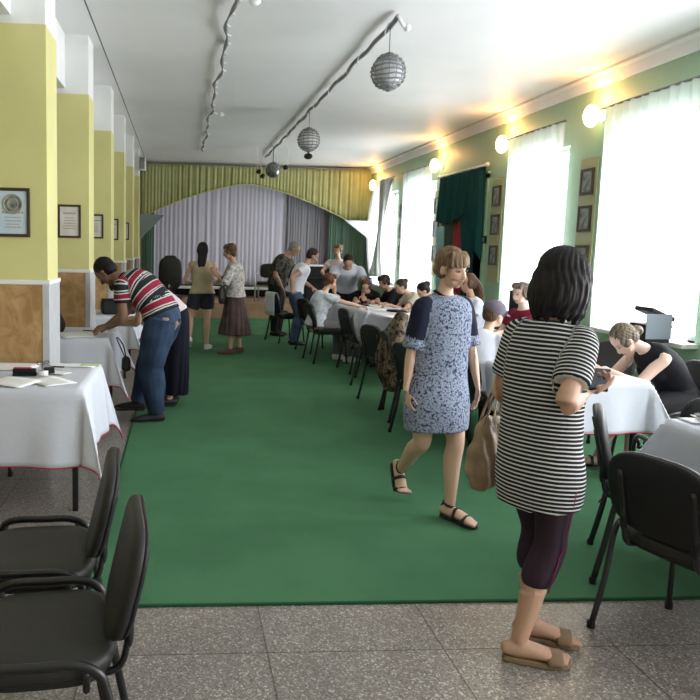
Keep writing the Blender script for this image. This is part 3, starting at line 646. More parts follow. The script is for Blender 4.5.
def person(label, x, y, face, h=1.62, sex='f', pelz=None, pel=(0, 0), lean=(0, 0, 0), side=0.0, twist=0.0, head=(0, 0, 0), hands=None, feet=None, skin='light',
           hair=('short', 'dark'), top=None, bottom=None, shoes=None, vox=0.010, girth=1.0, shoulder=1.0, headscale=1.0, armfat=1.0, poses=None, group=None, sleeve_mat=None, extra=None):
    yaw = math.atan2(-face[0], face[1])
    root = thing('person', label, 'person', (x, y, 0), yaw, group)
    s = h/1.65; cy, sy = math.cos(-yaw), math.sin(-yaw)
    def loc(p):                                     # world -> local
        dx, dy = p[0]-x, p[1]-y
        return V(cy*dx-sy*dy, sy*dx+cy*dy, p[2])
    def locd(d): return V(cy*d[0]-sy*d[1], sy*d[0]+cy*d[1], d[2])
    R = math.radians
    male = sex == 'm'
    shw = (0.192 if male else 0.168)*s*shoulder; hipw = (0.088 if male else 0.092)*s*(0.45+0.55*min(girth, 1.1))
    Rx = lambda a: rot_ax((1, 0, 0), -a)            # positive a leans forward (+Y)
    up = V(0, 0, 1); sd = rot_ax((0, 1, 0), R(side))
    a0, a1, a2 = [R(q) for q in lean]
    M0 = Rx(a0); M1 = sd@rot_ax((0, 0, 1), R(twist)*0.5)@Rx(a0+a1); M2 = sd@rot_ax((0, 0, 1), R(twist))@Rx(a0+a1+a2)
    u0, u1, u2 = M0@up, M1@up, M2@up
    pz = pelz if pelz is not None else 0.925*s
    P0 = V(pel[0], pel[1], pz); waist = P0+u0*0.12*s; chest = waist+u1*0.165*s; nb = chest+u2*0.215*s
    r0, r1, r2 = M0@V(1, 0, 0), M1@V(1, 0, 0), M2@V(1, 0, 0); f0, f1, f2 = M0@V(0, 1, 0), M1@V(0, 1, 0), M2@V(0, 1, 0)
    hp, hy, hr = [R(q) for q in head]
    MH = M2@rot_ax((0, 0, 1), 0) if False else rot_ax((0, 0, 1), R(twist)+hy)@rot_ax((0, 1, 0), hr)@Rx(hp)
    HR, HF, HU = MH@V(1, 0, 0), MH@V(0, 1, 0), MH@V(0, 0, 1)
    nk = nb+unit(u2*0.6+HU*0.6+f2*0.16)*0.048*s
    hc = nk+(HU*0.098+HF*0.024)*s                    # centre of the head
    hs = s*(1.0 if male else 0.97)*headscale
    sh = {'R': nb-u2*0.086*s+r2*shw, 'L': nb-u2*0.086*s-r2*shw}
    hip = {'R': P0-u0*0.03*s+r0*hipw, 'L': P0-u0*0.03*s-r0*hipw}
    ua, fa, th, sk = 0.282*s, 0.240*s, 0.415*s, 0.395*s
    hands = hands or {}; feet = feet or {}
    arms = {}; legs = {}; footd = {}
    for k, sg in (('R', 1), ('L', -1)):
        hd = hands.get(k)
        if hd is None: hd = dict(p=None)
        if hd.get('p') is None:
            tgt = sh[k]+V(sg*0.06*s, 0.03*s, -0.50*s); pole = V(sg*0.4, -1, 0)
        else: tgt = loc(hd['p']); pole = locd(hd['pole']) if 'pole' in hd else V(sg*0.5, -0.6, -0.6)
        el, wr = ik(sh[k], tgt, ua, fa, pole); arms[k] = (el, wr)
        ft = feet.get(k, {})
        an = loc(ft['p']) if 'p' in ft else V(sg*0.085*s, -0.01, 0.078*s)
        if 'p' in ft and len(ft['p']) == 3: pass
        kn, an = ik(hip[k], an, th, sk, locd(ft['pole']) if 'pole' in ft else V(sg*0.08, 1, 0)); legs[k] = (kn, an)
        fdv = locd((ft['dir'][0], ft['dir'][1], 0)) if 'dir' in ft else V(sg*0.18, 1, 0)
        footd[k] = (unit(fdv), R(ft.get('pitch', 0)))
    W = girth
    # ---- body surface
    B = Blob()
    tor = [P0-u0*0.085*s, P0-u0*0.02*s, P0+u0*0.05*s, waist+u0*0.0, waist+u1*0.07*s, chest, chest+u2*0.08*s, chest+u2*0.15*s, nb-u2*0.015*s, nb+u2*0.02*s]
    if male: TR = [(.115, .10), (.160, .115), (.157, .112), (.145, .103), (.152, .108), (.165, .115), (.170, .115), (.150, .095), (.082, .068), (.055, .055)]
    else: TR = [(.115, .10), (.172, .122), (.160, .112), (.124, .092), (.132, .100), (.145, .108), (.148, .105), (.132, .085), (.070, .060), (.048, .048)]
    TR = [(a*s*W, b*s*W) for a, b in TR]
    B.tube(tor, TR, ref=r0, sub=3, seg=22)
    if not male and not (top and top.get('flat')):
        for sg in (1, -1): B.ell(chest+u2*0.035*s+r2*sg*0.068*s+f2*0.085*s*W, (0.062*s*W, 0.055*s*W, 0.062*s*W), np.array([r2, f2, u2]))
    B.tube([nb-u2*0.02*s, nk, hc-HU*0.03*s-HF*0.02*s], [0.062*s, 0.052*s, 0.056*s], sub=3)
    if male: B.tube([nb-u2*0.02*s, nk], [0.07*s, 0.06*s], sub=1)
    ar = [.050, .052, .049, .039, .0405, .032, .0255] if male else [.044, .045, .043, .0355, .0365, .029, .0225]
    ar = [q*armfat for q in ar[:6]]+[ar[6]]
    for k, sg in (('R', 1), ('L', -1)):
        el, wr = arms[k]; p0 = nb*0.55+sh[k]*0.45-u2*0.045*s
        B.tube([p0, sh[k], sh[k]+(el-sh[k])*0.4, el, el+(wr-el)*0.28, el+(wr-el)*0.7, wr], [q*s*(0.5+0.5*W if i < 4 else 1) for i, q in enumerate(ar)], sub=3)
        kn, an = legs[k]; ax = unit(an-kn); back = unit(np.cross(np.cross(ax, unit(kn-hip[k])+footd[k][0]*0.8), ax))
        lr = [.100, .088, .068, .056, .057, .044, .035] if male else [.102, .090, .066, .0545, .056, .042, .033]
        B.tube([hip[k]+(hip[k]-kn)*0.02, hip[k]+(kn-hip[k])*0.35, hip[k]+(kn-hip[k])*0.78, kn, kn+(an-kn)*0.30-back*0.014*s, kn+(an-kn)*0.68-back*0.004*s, an], [q*s*(W if i < 3 else 1) for i, q in enumerate(lr)], sub=3)
        # foot
        fd, pt = footd[k]; fdir = unit(fd*math.cos(pt)-V(0, 0, 1)*math.sin(pt)); fu = unit(V(0, 0, 1)*math.cos(pt)+fd*math.sin(pt)); fl = np.cross(fdir, fu)
        c = an-fu*0.078*s
        toe_dir = fd if pt > 0.3 else fdir
        ball = c+fdir*0.125*s; B.tube([c-fdir*0.050*s+fu*0.036*s, c+fu*0.040*s, c+fdir*0.055*s+fu*0.036*s, ball+fu*0.024*s, ball+toe_dir*0.04*s+fu*0.015*s], [(.026*s, .028*s), (.033*s, .040*s), (.037*s, .034*s), (.044*s, .023*s), (.038*s, .013*s)], ref=fl, sub=3)
        sgn = 1 if np.dot(fl, V(1, 0, 0)) > 0 else -1
        for j in range(5):
            o = (0.032-0.016*j)*(-sg)*sgn; L = (0.040, 0.036, 0.031, 0.025, 0.018)[j]; rr = (0.0125, 0.0095, 0.009, 0.0085, 0.008)[j]
            q = ball+toe_dir*0.035*s+fl*o*s+fu*0.013*s; B.tube([q-toe_dir*0.02*s, q+toe_dir*L*0.5*s, q+toe_dir*L*s-fu*0.003], [rr*s, rr*s, rr*s*0.85], sub=2, seg=8)
        footd[k] = (fd, pt, fdir, fu, fl, c, ball, toe_dir)
        hd = hands.get(k) or {}
        fdh = locd(hd['fd']) if 'fd' in hd else unit(wr-el); ndh = locd(hd['nd']) if 'nd' in hd else (V(-sg, 0.25, 0) if hd.get('p') is None else V(0, 0, -1))
        hand(B, wr, fdh, ndh, sg*(1), hd.get('curl', 0.55), s*(1.04 if male else 0.95), 1.0 if vox <= 0.0075 else 1.15)
    # head
    HA = np.array([HR, HF, HU])
    H = lambda a, b, c: hc+(HR*a+HF*b+HU*c)*hs
    sc = lambda *r: tuple(q*hs for q in r)
    B.ell(H(0, -0.012, 0.030), sc(.074, .092, .086), HA); B.ell(H(0, 0.019, -0.022), sc(.063, .070, .086), HA); B.ell(H(0, 0.048, -0.088), sc(.030, .034, .026), HA)
    B.ell(H(0.024, 0.028, -0.066), sc(.034, .046, .036), HA); B.ell(H(-0.024, 0.028, -0.066), sc(.034, .046, .036), HA)
    B.tube([H(0, .079, .014), H(0, .089, -.010), H(0, .095, -.028), H(0, .084, -.037)], [.0085*hs, .0105*hs, .0135*hs, .011*hs], sub=3)
    for sg in (1, -1):
        B.ell(H(sg*0.012, .084, -.034), sc(.009, .010, .008), HA); B.ell(H(sg*0.076, -.008, -.008), sc(.009, .018, .028), HA)
        B.ell(H(sg*0.036, .044, -.016), sc(.022, .022, .022), HA); B.ell(H(sg*.033, .030, -.046), sc(.030, .036, .036), HA)
    B.tube([H(-.023, .074, -.065), H(0, .085, -.063), H(.023, .074, -.065)], [.006*hs, .0092*hs, .006*hs], sub=3); B.tube([H(-.018, .074, -.076), H(0, .083, -.076), H(.018, .074, -.076)], [.006*hs, .009*hs, .006*hs], sub=3)
    if extra: extra(locals())
    me = B.fuse(vox, 3)
    n = len(me.vertices); X = np.empty(n*3); me.vertices.foreach_get('co', X); X = X.reshape(-1, 3)
    Lh = ((X-hc)@HA.T)/hs
    def gau(c, r): return np.exp(-(((Lh-np.array(c))/np.array(r))**2).sum(1))
    disp = np.zeros(n)
    for sg in (1, -1): disp -= 0.011*gau((sg*.031, .078, .004), (.020, .03, .013)); disp += 0.004*gau((sg*.03, .085, .022), (.026, .03, .009))
    disp -= 0.003*gau((0, .09, -.071), (.024, .03, .0028))
    X += HF*(disp*hs)[:, None]
    me.vertices.foreach_set('co', X.reshape(-1))
    lip = np.clip(1.6*(gau((0, .092, -.064), (.022, .03, .0075))+gau((0, .090, -.077), (.018, .03, .0075))), 0, 1); lip[lip < .25] = 0
    brow = np.zeros(n)
    for sg in (1, -1): brow += gau((sg*.033, .085, .026), (.021, .05, .0055))
    brow = np.clip(brow*1.1, 0, 1)*(0.9); bl = np.zeros(n)
    for sg in (1, -1): bl += 0.7*gau((sg*.045, .06, -.03), (.022, .05, .02))
    for nm, arr in (('lip', lip), ('brow', brow), ('blush', np.clip(bl, 0, 1))):
        a = me.attributes.new(nm, 'FLOAT', 'POINT'); a.data.foreach_set('value', arr.astype(np.float32))
    body = link_mesh('body', me, [SKIN[skin]], root)
    for sg in (1, -1):
        g = G(); g.ell(H(sg*.031, .0690, .004), sc(.0110, .0105, .0070), HA, 14, 10); g.ell(H(sg*.031, .0755, .004), sc(.0060, .0052, .0058), HA, 12, 8, mi=1); g.tube([H(sg*.019, .0765, .006), H(sg*.031, .0795, .0112), H(sg*.044, .0735, .006)], [.0016*hs, .0024*hs, .0016*hs], 6, mi=1, sub=3); g.build('eye', ['eye_white', 'iris'], root, smooth=True)
    # ---- clothes
    cover = []
    def garment(name, Bl, mats, folds=0.004, fscale=9.0, v=None, sm=4, axes=None):
        me = Bl.fuse(v or max(vox, 0.008), sm); cover.extend(Bl.pr); Xg, gp, sl = Bl.attribute(me, axes)
        nv = np.empty(len(Xg)*3); me.vertices.foreach_get('normal', nv); nv = nv.reshape(-1, 3)
        r = np.random.default_rng(int(abs(x*97+y*31)) % 1000); d = np.zeros(len(Xg))
        for q in range(5):
            kv = r.normal(size=3)*fscale*(1+0.5*q)*V(1, 1, 0.55); d += np.sin(Xg@kv+r.uniform(0, 6))/(1+0.5*q)
        Xg = Xg+nv*(d*folds*0.5)[:, None]; me.vertices.foreach_set('co', Xg.reshape(-1))
        return link_mesh(name, me, mats, root, gp)
    def hemfold(me_o, zc, amp): pass
    knm = (legs['R'][0]+legs['L'][0])/2
    if top:
        T = Blob(); axes = {} if top.get('straight') else None; o = top.get('off', 0.013)*s; lo = top.get('from', -0.05)      # hem below pelvis centre along u0
        loose = top.get('loose', 1.0)
        pts = []; rr = []
        # lower (skirt of a dress or shirt tail)
        if top.get('dress'):
            hemc = V(P0[0]*0.6+(legs['R'][1][0]+legs['L'][1][0])*0.2*0+knm[0]*0.4, P0[1]*0.6+knm[1]*0.4, top['dress'])
            fl = top.get('flare', 0.21)*s; fd_ = top.get('flared', 0.17)*s
            pts += [hemc, hemc*0.5+(P0-u0*0.03*s)*0.5]; rr += [(fl, fd_), (fl*0.5+0.5*TR[1][0]*1.08+o, fd_*0.5+0.5*TR[1][1]*1.08+o)]
            start = 1
        else:
            pts += [P0-u0*(-lo)*s if lo < 0 else P0+u0*lo*s]; rr += [(TR[1][0]*loose+o, TR[1][1]*loose+o)]; start = 2 if lo < 0 else 3
        for i in range(start, 9):
            k = 1+(loose-1)*{1: 0.1, 2: 0.28, 3: 1.0, 4: 0.85, 5: 0.5, 6: 0.35}.get(i, 0.3)
            if i < 8: pts.append(tor[i]); rr.append((TR[i][0]*k+o, TR[i][1]*k+o))
            else: pts.append(nb-u2*(0.022)*s); rr.append((TR[8][0]+o*0.3, TR[8][1]+o*0.4))
        T.tube(pts, rr, ref=r0, sub=4, seg=26, grp=0, caps=False)
        if not male and not top.get('flat'):
            for sg in (1, -1): T.ell(chest+u2*0.035*s+r2*sg*0.066*s+f2*0.086*s*W, tuple(q*s*W+o*0.8 for q in (0.060, .053, .060)), np.array([r2, f2, u2]), attr=False)
        sl_ = top.get('sleeve', 0.45)
        if axes is not None: axes[0] = (P0, u1, 0.0)
        if sl_ > 0:
            for k, sg in (('R', 1), ('L', -1)):
                el, wr = arms[k]; p0 = nb*0.55+sh[k]*0.45-u2*0.05*s; so = o*1.0
                path = [p0, sh[k]]; rd = [(ar[0]-.010)*s+so*0.3, (ar[1]-.002)*s+so*0.6]
                upto = min(sl_, 1.0); w_ = top.get('wide', 1.0)
                for t in (0.35, 0.7, 1.0):
                    if t < upto-0.02: path.append(sh[k]+(el-sh[k])*t); rd.append((ar[1]+(ar[3]-ar[1])*t)*s+so*w_)
                path.append(sh[k]+(el-sh[k])*upto); rd.append((ar[1]+(ar[3]-ar[1])*upto)*s+so*w_*1.1)
                if sl_ > 1.0:
                    for t in (0.5*(sl_-1), sl_-1): path.append(el+(wr-el)*t); rd.append((ar[4]+(ar[6]-ar[4])*t)*s+so*w_)
                if axes is not None: axes[len(T.pr)] = (sh[k], unit(el-sh[k]), 0.003)
                T.tube(path, rd, sub=4, grp=1 if len(top['mats']) > 1 else 0, s0=top.get('s0', 0.0), caps=False)
                if top.get('cuff'):
                    e_ = path[-1]; dr = unit(path[-1]-path[-2]); T.tube([e_-dr*0.045*s, e_-dr*0.0225*s, e_], [rd[-1]+.004*s, rd[-1]+.008*s, rd[-1]+.004*s], grp=top['cuff'], caps=False)
        garment(top['name'], T, top['mats'], top.get('folds', 0.004), v=top.get('vox'), axes=axes)
        if top.get('collar'):
            g = G(); cdir = unit(u2*0.8+f2*0.25); c0 = nb-u2*0.004*s
            ring = [c0+r2*math.cos(t)*0.064*s+f2*math.sin(t)*0.060*s-u2*(0.030*s*max(0, math.sin(t))) for t in np.linspace(0, 2*math.pi, 24, endpoint=False)]
            g.tube(ring, 0.0085*s, 8, loop=True); g.build('collar', top['collar'], root, smooth=True)
    if bottom:
        kd = bottom['kind']; o = bottom.get('off', 0.012)*s; Bt = Blob()
        if kd == 'skirt':
            hz = bottom['hem']; an_m = (legs['R'][1]+legs['L'][1])/2
            base = knm if hz > 0.4 else knm*0.4+an_m*0.6
            hemc = V(base[0], base[1], hz); mid = (P0-u0*0.05*s)*0.45+hemc*0.55
            fl = bottom.get('flare', 0.2)*s; fdp = bottom.get('flared', fl/s*0.85)*s
            Bt.tube([hemc, mid, P0-u0*0.03*s, P0+u0*0.06*s, waist+u1*0.01], [(fl, fdp), (fl*0.55+TR[1][0]*0.5+o*0.3, fdp*0.55+TR[1][1]*0.5), (TR[1][0]+o, TR[1][1]+o), (TR[2][0]+o, TR[2][1]+o), (TR[3][0]+o, TR[3][1]+o)], ref=r0, sub=5, seg=26, caps=False)
        else:
            if not bottom.get('under'): Bt.tube([P0-u0*0.10*s, P0-u0*0.02*s, P0+u0*0.05*s, P0+u0*bottom.get('rise', 0.10)*s], [(TR[0][0]+o, TR[0][1]+o), (TR[1][0]+o, TR[1][1]+o), (TR[2][0]+o, TR[2][1]+o), (TR[3][0]*0.5+TR[2][0]*0.5+o, TR[3][1]*.5+TR[2][1]*.5+o)], ref=r0, sub=3, seg=22, caps=False)
            ln = bottom.get('len', 2.0)
            for k in ('R', 'L'):
                kn, an = legs[k]; hp_ = hip[k]; lo_ = bottom.get('loose', 1.0); path = [hp_+(hp_-kn)*0.05] if not bottom.get('under') else []; rd = [lr[0]*s*W+o] if path else []
                L1 = min(ln, 1.0)
                for t, q in ((0.35, lr[1]*W), (0.78, lr[2]*W)):
                    if t < L1-0.03: path.append(hp_+(kn-hp_)*t); rd.append(q*s*(1+(lo_-1)*0.4)+o)
                path.append(hp_+(kn-hp_)*L1); rd.append((lr[3]+(lr[1]*W-lr[3])*(1-L1))*s*(1+(lo_-1)*0.8)+o)
                if ln > 1.0:
                    for t, q in ((0.3, lr[4]), (0.68, lr[5]), (1.0, lr[6]*1.12)):
                        if t < ln-1.0+0.02: path.append(kn+(an-kn)*t-footd[k][0]*0.010*s*(1-t)); rd.append(q*s*lo_+o)
                    if ln-1.0 not in (0.3, 0.68, 1.0): path.append(kn+(an-kn)*(ln-1)); rd.append(lr[5]*s*lo_+o)
                Bt.tube(path, rd, sub=4, caps=False)
        go = garment(bottom['name'], Bt, bottom['mats'], bottom.get('folds', 0.005))
        if bottom.get('pleats'):
            me = go.data; n = len(me.vertices); X = np.empty(n*3); me.vertices.foreach_get('co', X); X = X.reshape(-1, 3); hz = bottom['hem']
            t = np.clip((P0[2]-X[:, 2])/(P0[2]-hz), 0, 1); c = V(P0[0], P0[1])*(1-t)[:, None]+V(hemc[0], hemc[1])*t[:, None]; rel = X[:, :2]-c; ang = np.arctan2(rel[:, 1], rel[:, 0]); k = 1+t*bottom['pleats']*np.sin(ang*bottom.get('np', 15)+2*np.sin(3*ang)); X[:, :2] = c+rel*k[:, None]; me.vertices.foreach_set('co', X.reshape(-1))
        if bottom.get('belt'):
            g = G(); c0 = P0+u0*(bottom.get('rise', 0.10)-0.012)*s; a_, b_ = (TR[3][0]*.5+TR[2][0]*.5+o+.004), (TR[3][1]*.5+TR[2][1]*.5+o+.004)
            rs = [[c0+u0*dz*s+r0*math.cos(t)*a_*q+f0*math.sin(t)*b_*q for t in np.linspace(0, 2*math.pi, 32, endpoint=False)] for dz, q in ((-.018, 1.0), (.018, 1.0), (.018, 0.96), (-.018, 0.96))]
            g.rings(rs, False, loop=True); g.build('belt', bottom['belt'], root, smooth=True)
        if bottom.get('stripe'):
            for k in bottom['stripe'][1]:
                kn, an = legs[k]; hp_ = hip[k]; sg = 1 if k == 'R' else -1; pts = []
                for t in np.linspace(0.35, ln, 14):
                    if t <= 1: c = hp_+(kn-hp_)*t; rr_ = np.interp(t, [0, .35, .78, 1], [lr[0], lr[1], lr[2], lr[3]])*s+o
                    else: c = kn+(an-kn)*(t-1)-footd[k][0]*0.010*s*(2-t); rr_ = np.interp(t-1, [0, .3, .68, 1], [lr[3], lr[4], lr[5], lr[6]])*s+o
                    pts.append(c+unit(r0*sg*0.9-f0*bottom['stripe'][2])*(rr_+0.0045))
                g = G(); g.tube(pts, 0.0026, 6, sub=2); g.build('seam_stripe', bottom['stripe'][0], root, smooth=True)
    # skin that clothes cover is drawn in a little so that it stays under the cloth
    if cover:
        me = body.data; n = len(me.vertices); X = np.empty(n*3); me.vertices.foreach_get('co', X); X = X.reshape(-1, 3); nb_ = np.empty(n*3); me.vertices.foreach_get('normal', nb_); nb_ = nb_.reshape(-1, 3); hid = np.zeros(n, bool)
        for p in cover:
            if len(p.P) < 4: continue
            D = np.linalg.norm(X[:, None, :]-p.P[None], axis=2)/p.R[None]; k = np.argmin(D, axis=1); hid |= (D[np.arange(n), k] < 1.35) & (k > 0) & (k < len(p.P)-1)
        X -= nb_*(hid*0.011*s)[:, None]; me.vertices.foreach_set('co', X.reshape(-1))
    # ---- footwear
    if shoes:
        for k, sg in (('R', 1), ('L', -1)):
            fd, pt, fdir, fu, fl, c, ball, td = footd[k]; sgn = 1 if np.dot(fl, V(1, 0, 0)) > 0 else -1; inn = fl*(-sg)*sgn
            def sole_pts(z, q):
                o = []
                for a, wi, wo in ((-.062, .0, .0), (-.055, .022, .022), (-.02, .031, .031), (.04, .027, .036), (.10, .040, .044), (.15, .046, .040), (.185, .040, .026), (.20, .022, .008)):
                    o.append((a, wi*q, wo*q))
                L_ = []
                for a, wi, wo in o:
                    p = c+fdir*a*s if a < .125 else ball+td*(a-.125)*s
                    L_.append((p+inn*wi*s+fu*z*s, p-inn*wo*s+fu*z*s))
                return [q_[0] for q_ in L_]+[q_[1] for q_ in reversed(L_)]
            st = shoes['style']
            if st == 'sandal':
                so = G(); lo_, hi_ = sole_pts(-0.014, 1.06), sole_pts(0.006, 1.06); n_ = len(lo_); m_ = n_//2
                vs = lo_+hi_; fs = []
                for i in range(m_-1): fs.append((i, i+1, n_-2-i, n_-1-i)); fs.append((n_+i, n_+n_-1-i, n_+n_-2-i, n_+i+1))
                for i in range(n_): fs.append((i, n_+i, n_+(i+1) % n_, (i+1) % n_))
                so.add(vs, fs); sobj = so.build('sandal', shoes['mats'][0], root, bevel=0.003)
                g = G()
                for (a, hgt, wid, rr_) in shoes.get('straps', ((.125, .046, .049, .012), (.055, .074, .043, .011))):
                    p = c+fdir*a*s if a <= .125 else ball+td*(a-.125)*s
                    P = [p+inn*wid*s*math.cos(t)+fu*(hgt*math.sin(t)**0.8 if math.sin(t) > 0 else 0)*s for t in np.linspace(0, math.pi, 13)]
                    g.tube(P, [(rr_*s, .0035*s)]*13, 8, ref=fdir)
                if shoes.get('ankle'):
                    q = c+fu*0.085*s; g.tube([q+fdir*(0.040*math.cos(t)-.004)*s+fl*0.036*math.sin(t)*s-fu*.012*math.cos(t)*s for t in np.linspace(0, 2*math.pi, 20, endpoint=False)], [(.008*s, .003*s)]*20, 8, ref=fu, loop=True)
                    g.tube([c-fdir*.052*s+fu*.0*s, c-fdir*.058*s+fu*.04*s, c-fdir*.042*s+fu*.095*s], [(.016*s, .004*s)]*3, 8, ref=fl, sub=3)
                g.build('strap', shoes['mats'][1], sobj, smooth=True)
            else:
                S_ = Blob(); S_.tube([c-fdir*0.056*s+fu*0.036*s, c+fu*0.042*s, c+fdir*0.055*s+fu*0.036*s, ball+fu*0.028*s, ball+td*0.05*s+fu*0.022*s, ball+td*0.085*s+fu*0.016*s], [(.030*s, .036*s), (.038*s, .046*s), (.041*s, .038*s), (.048*s, .030*s), (.042*s, .022*s), (.022*s, .013*s)], ref=fl, sub=3)
                if st == 'boot': S_.tube([c+fu*.03*s, c+fu*.10*s], [.042*s, .042*s], sub=1)
                me = S_.fuse(max(vox, 0.008), 2); sobj = link_mesh('shoe', me, [shoes['mats'][0]], root)
                so = G(); lo_, hi_ = sole_pts(-0.006, 1.12), sole_pts(0.014, 1.12); n_ = len(lo_); m_ = n_//2; vs = lo_+hi_; fs = []
                for i in range(m_-1): fs.append((i, i+1, n_-2-i, n_-1-i)); fs.append((n_+i, n_+n_-1-i, n_+n_-2-i, n_+i+1))
                for i in range(n_): fs.append((i, n_+i, n_+(i+1) % n_, (i+1) % n_))
                so.add(vs, fs); so.build('sole', shoes['mats'][1], sobj)
    # ---- hair
    style, hcol = hair; Hb = Blob(); hn = V(0, 0, 0)
    dn = unit(HU*0.25+V(0, 0, 1)*0.75)          # hair hangs mostly straight down
    def HD(a, b, c, drop=0): return hc+(HR*a+HF*b+HU*c)*hs-dn*drop*hs
    if style != 'none':
        Hb.ell(H(0, -.031, .040), sc(.083, .094, .090), HA)
        if style in ('short', 'man', 'manback'):
            Hb.ell(H(0, -.050, -.005), sc(.076, .066, .072), HA)
            if style == 'short':
                Hb.ell(H(0, -.045, .040), sc(.096, .092, .092), HA); Hb.ell(H(0, -.065, -.035), sc(.066, .050, .060), HA)
                for k in range(6):
                    a = -.055+.022*k; Hb.tube([H(a*.9, .020, .112), H(a, .060-abs(a)*.3, .092), H(a*1.12, .078-abs(a)*.42, .060+.012*(k % 2))], [.022*hs, .018*hs, .007*hs], sub=3, seg=8)
                for sg in (1, -1): Hb.ell(H(sg*.074, .008, .012), sc(.017, .034, .050), HA)
        if style == 'fringe':    # pulled back with a full fringe
            Hb.ell(H(0, -.045, .0), sc(.078, .072, .075), HA)
            for k in range(7):
                a = -.056+.0187*k; Hb.tube([H(a*.8, .024, .102), H(a, .068-abs(a)*.40, .078), H(a*1.10, .086-abs(a)*.52, .026-.10*abs(a)+.006*(k % 3))], [(.017*hs, .012*hs), (.016*hs, .009*hs), (.011*hs, .005*hs)], ref=HR, sub=3)
            for sg in (1, -1): Hb.tube([H(sg*.064, .040, .06), H(sg*.073, .030, .01), H(sg*.070, .030, -.030)], [(.010*hs, .014*hs), (.008*hs, .009*hs), (.004*hs, .004*hs)], sub=3)
            Hb.ell(H(0, -.105, -.02), sc(.040, .032, .040), HA)
        if style == 'bob':       # thick, to the shoulders
            Hb.ell(H(0, -.03, .046), sc(.094, .104, .094), HA)
            for k in range(13):
                t = math.pi*(-0.18+1.36*k/12); ca, sa = math.cos(t), -math.sin(t)
                Hb.tube([H(.066*ca, -.02+.06*sa, .07), H(.086*ca, -.02+.088*sa, .0), HD(.092*ca, -.022+.095*sa, -.06), HD(.088*ca, -.024+.094*sa, -.06, .060), HD(.074*ca, -.022+.088*sa, -.06, .122+.016*math.sin(k*2.7))], [(.030*hs, .024*hs), (.031*hs, .025*hs), (.030*hs, .024*hs), (.025*hs, .020*hs), (.009*hs, .008*hs)], sub=3)
        if style == 'long':      # falls down the back
            Hb.ell(H(0, -.05, .0), sc(.082, .070, .085), HA)
            for k in range(5):
                a = -.044+.022*k; Hb.tube([H(a, -.085, .03), HD(a*1.05, -.125, -.05), HD(a*.9-.012, -.165, -.05, .12), HD(a*.7-.025, -.170, -.05, .27), HD(a*.35-.03, -.155, -.05, .38+.02*(k % 2))], [.036*hs, .038*hs, .034*hs, .027*hs, .008*hs], sub=4)
            for sg in (1, -1): Hb.ell(H(sg*.070, .01, .0), sc(.022, .04, .06), HA)
        if style == 'bun':
            Hb.ell(H(0, -.045, .0), sc(.080, .070, .078), HA); Hb.ell(H(0, -.125, .035), sc(.045, .042, .045), HA)
        if style == 'knot':
            Hb.ell(H(0, -.045, .0), sc(.080, .070, .082), HA); Hb.ell(H(0, -.118, -.035), sc(.040, .036, .042), HA)
            for sg in (1, -1): Hb.ell(H(sg*.068, .015, .012), sc(.020, .040, .045), HA)
        if style == 'tail':
            Hb.ell(H(0, -.045, .0), sc(.080, .070, .080), HA); Hb.tube([H(0, -.10, .05), H(0, -.150, .02), HD(0, -.155, -.03, .05), HD(0, -.135, -.03, .20)], [.024*hs, .034*hs, .036*hs, .010*hs], sub=4)
            for sg in (1, -1): Hb.ell(H(sg*.068, .02, .01), sc(.024, .045, .05), HA)
        # keep the face clear: shapes sit behind the brow line already
        me = Hb.fuse(max(vox*0.8, 0.006), 2); n = len(me.vertices); X = np.empty(n*3); me.vertices.foreach_get('co', X); X = X.reshape(-1, 3)
        nv = np.empty(n*3); me.vertices.foreach_get('normal', nv); nv = nv.reshape(-1, 3); Lh = ((X-hc)@HA.T)/hs; an_ = np.arctan2(Lh[:, 0], -Lh[:, 1]-.03)
        X += nv*((np.sin(an_*23+4*np.sin(Lh[:, 2]*22))*.0025+np.sin(an_*47+Lh[:, 2]*30)*.0013)*hs)[:, None]; me.vertices.foreach_set('co', X.reshape(-1))
        link_mesh('hair', me, [HAIR[hcol]], root)
    wl = rot_ax((0, 0, 1), yaw)
    toW = lambda p: wl@np.array(p)+V(x, y, 0)
    return dict(root=root, sh={k: toW(v) for k, v in sh.items()}, wr={k: toW(arms[k][1]) for k in arms}, el={k: toW(arms[k][0]) for k in arms}, head=toW(hc), nb=toW(nb), waist=toW(waist), HA=np.array([wl@HR, wl@HF, wl@HU]), hs=hs, pel=toW(P0), knee={k: toW(legs[k][0]) for k in legs}, loc=loc, H=H, HL=HA)

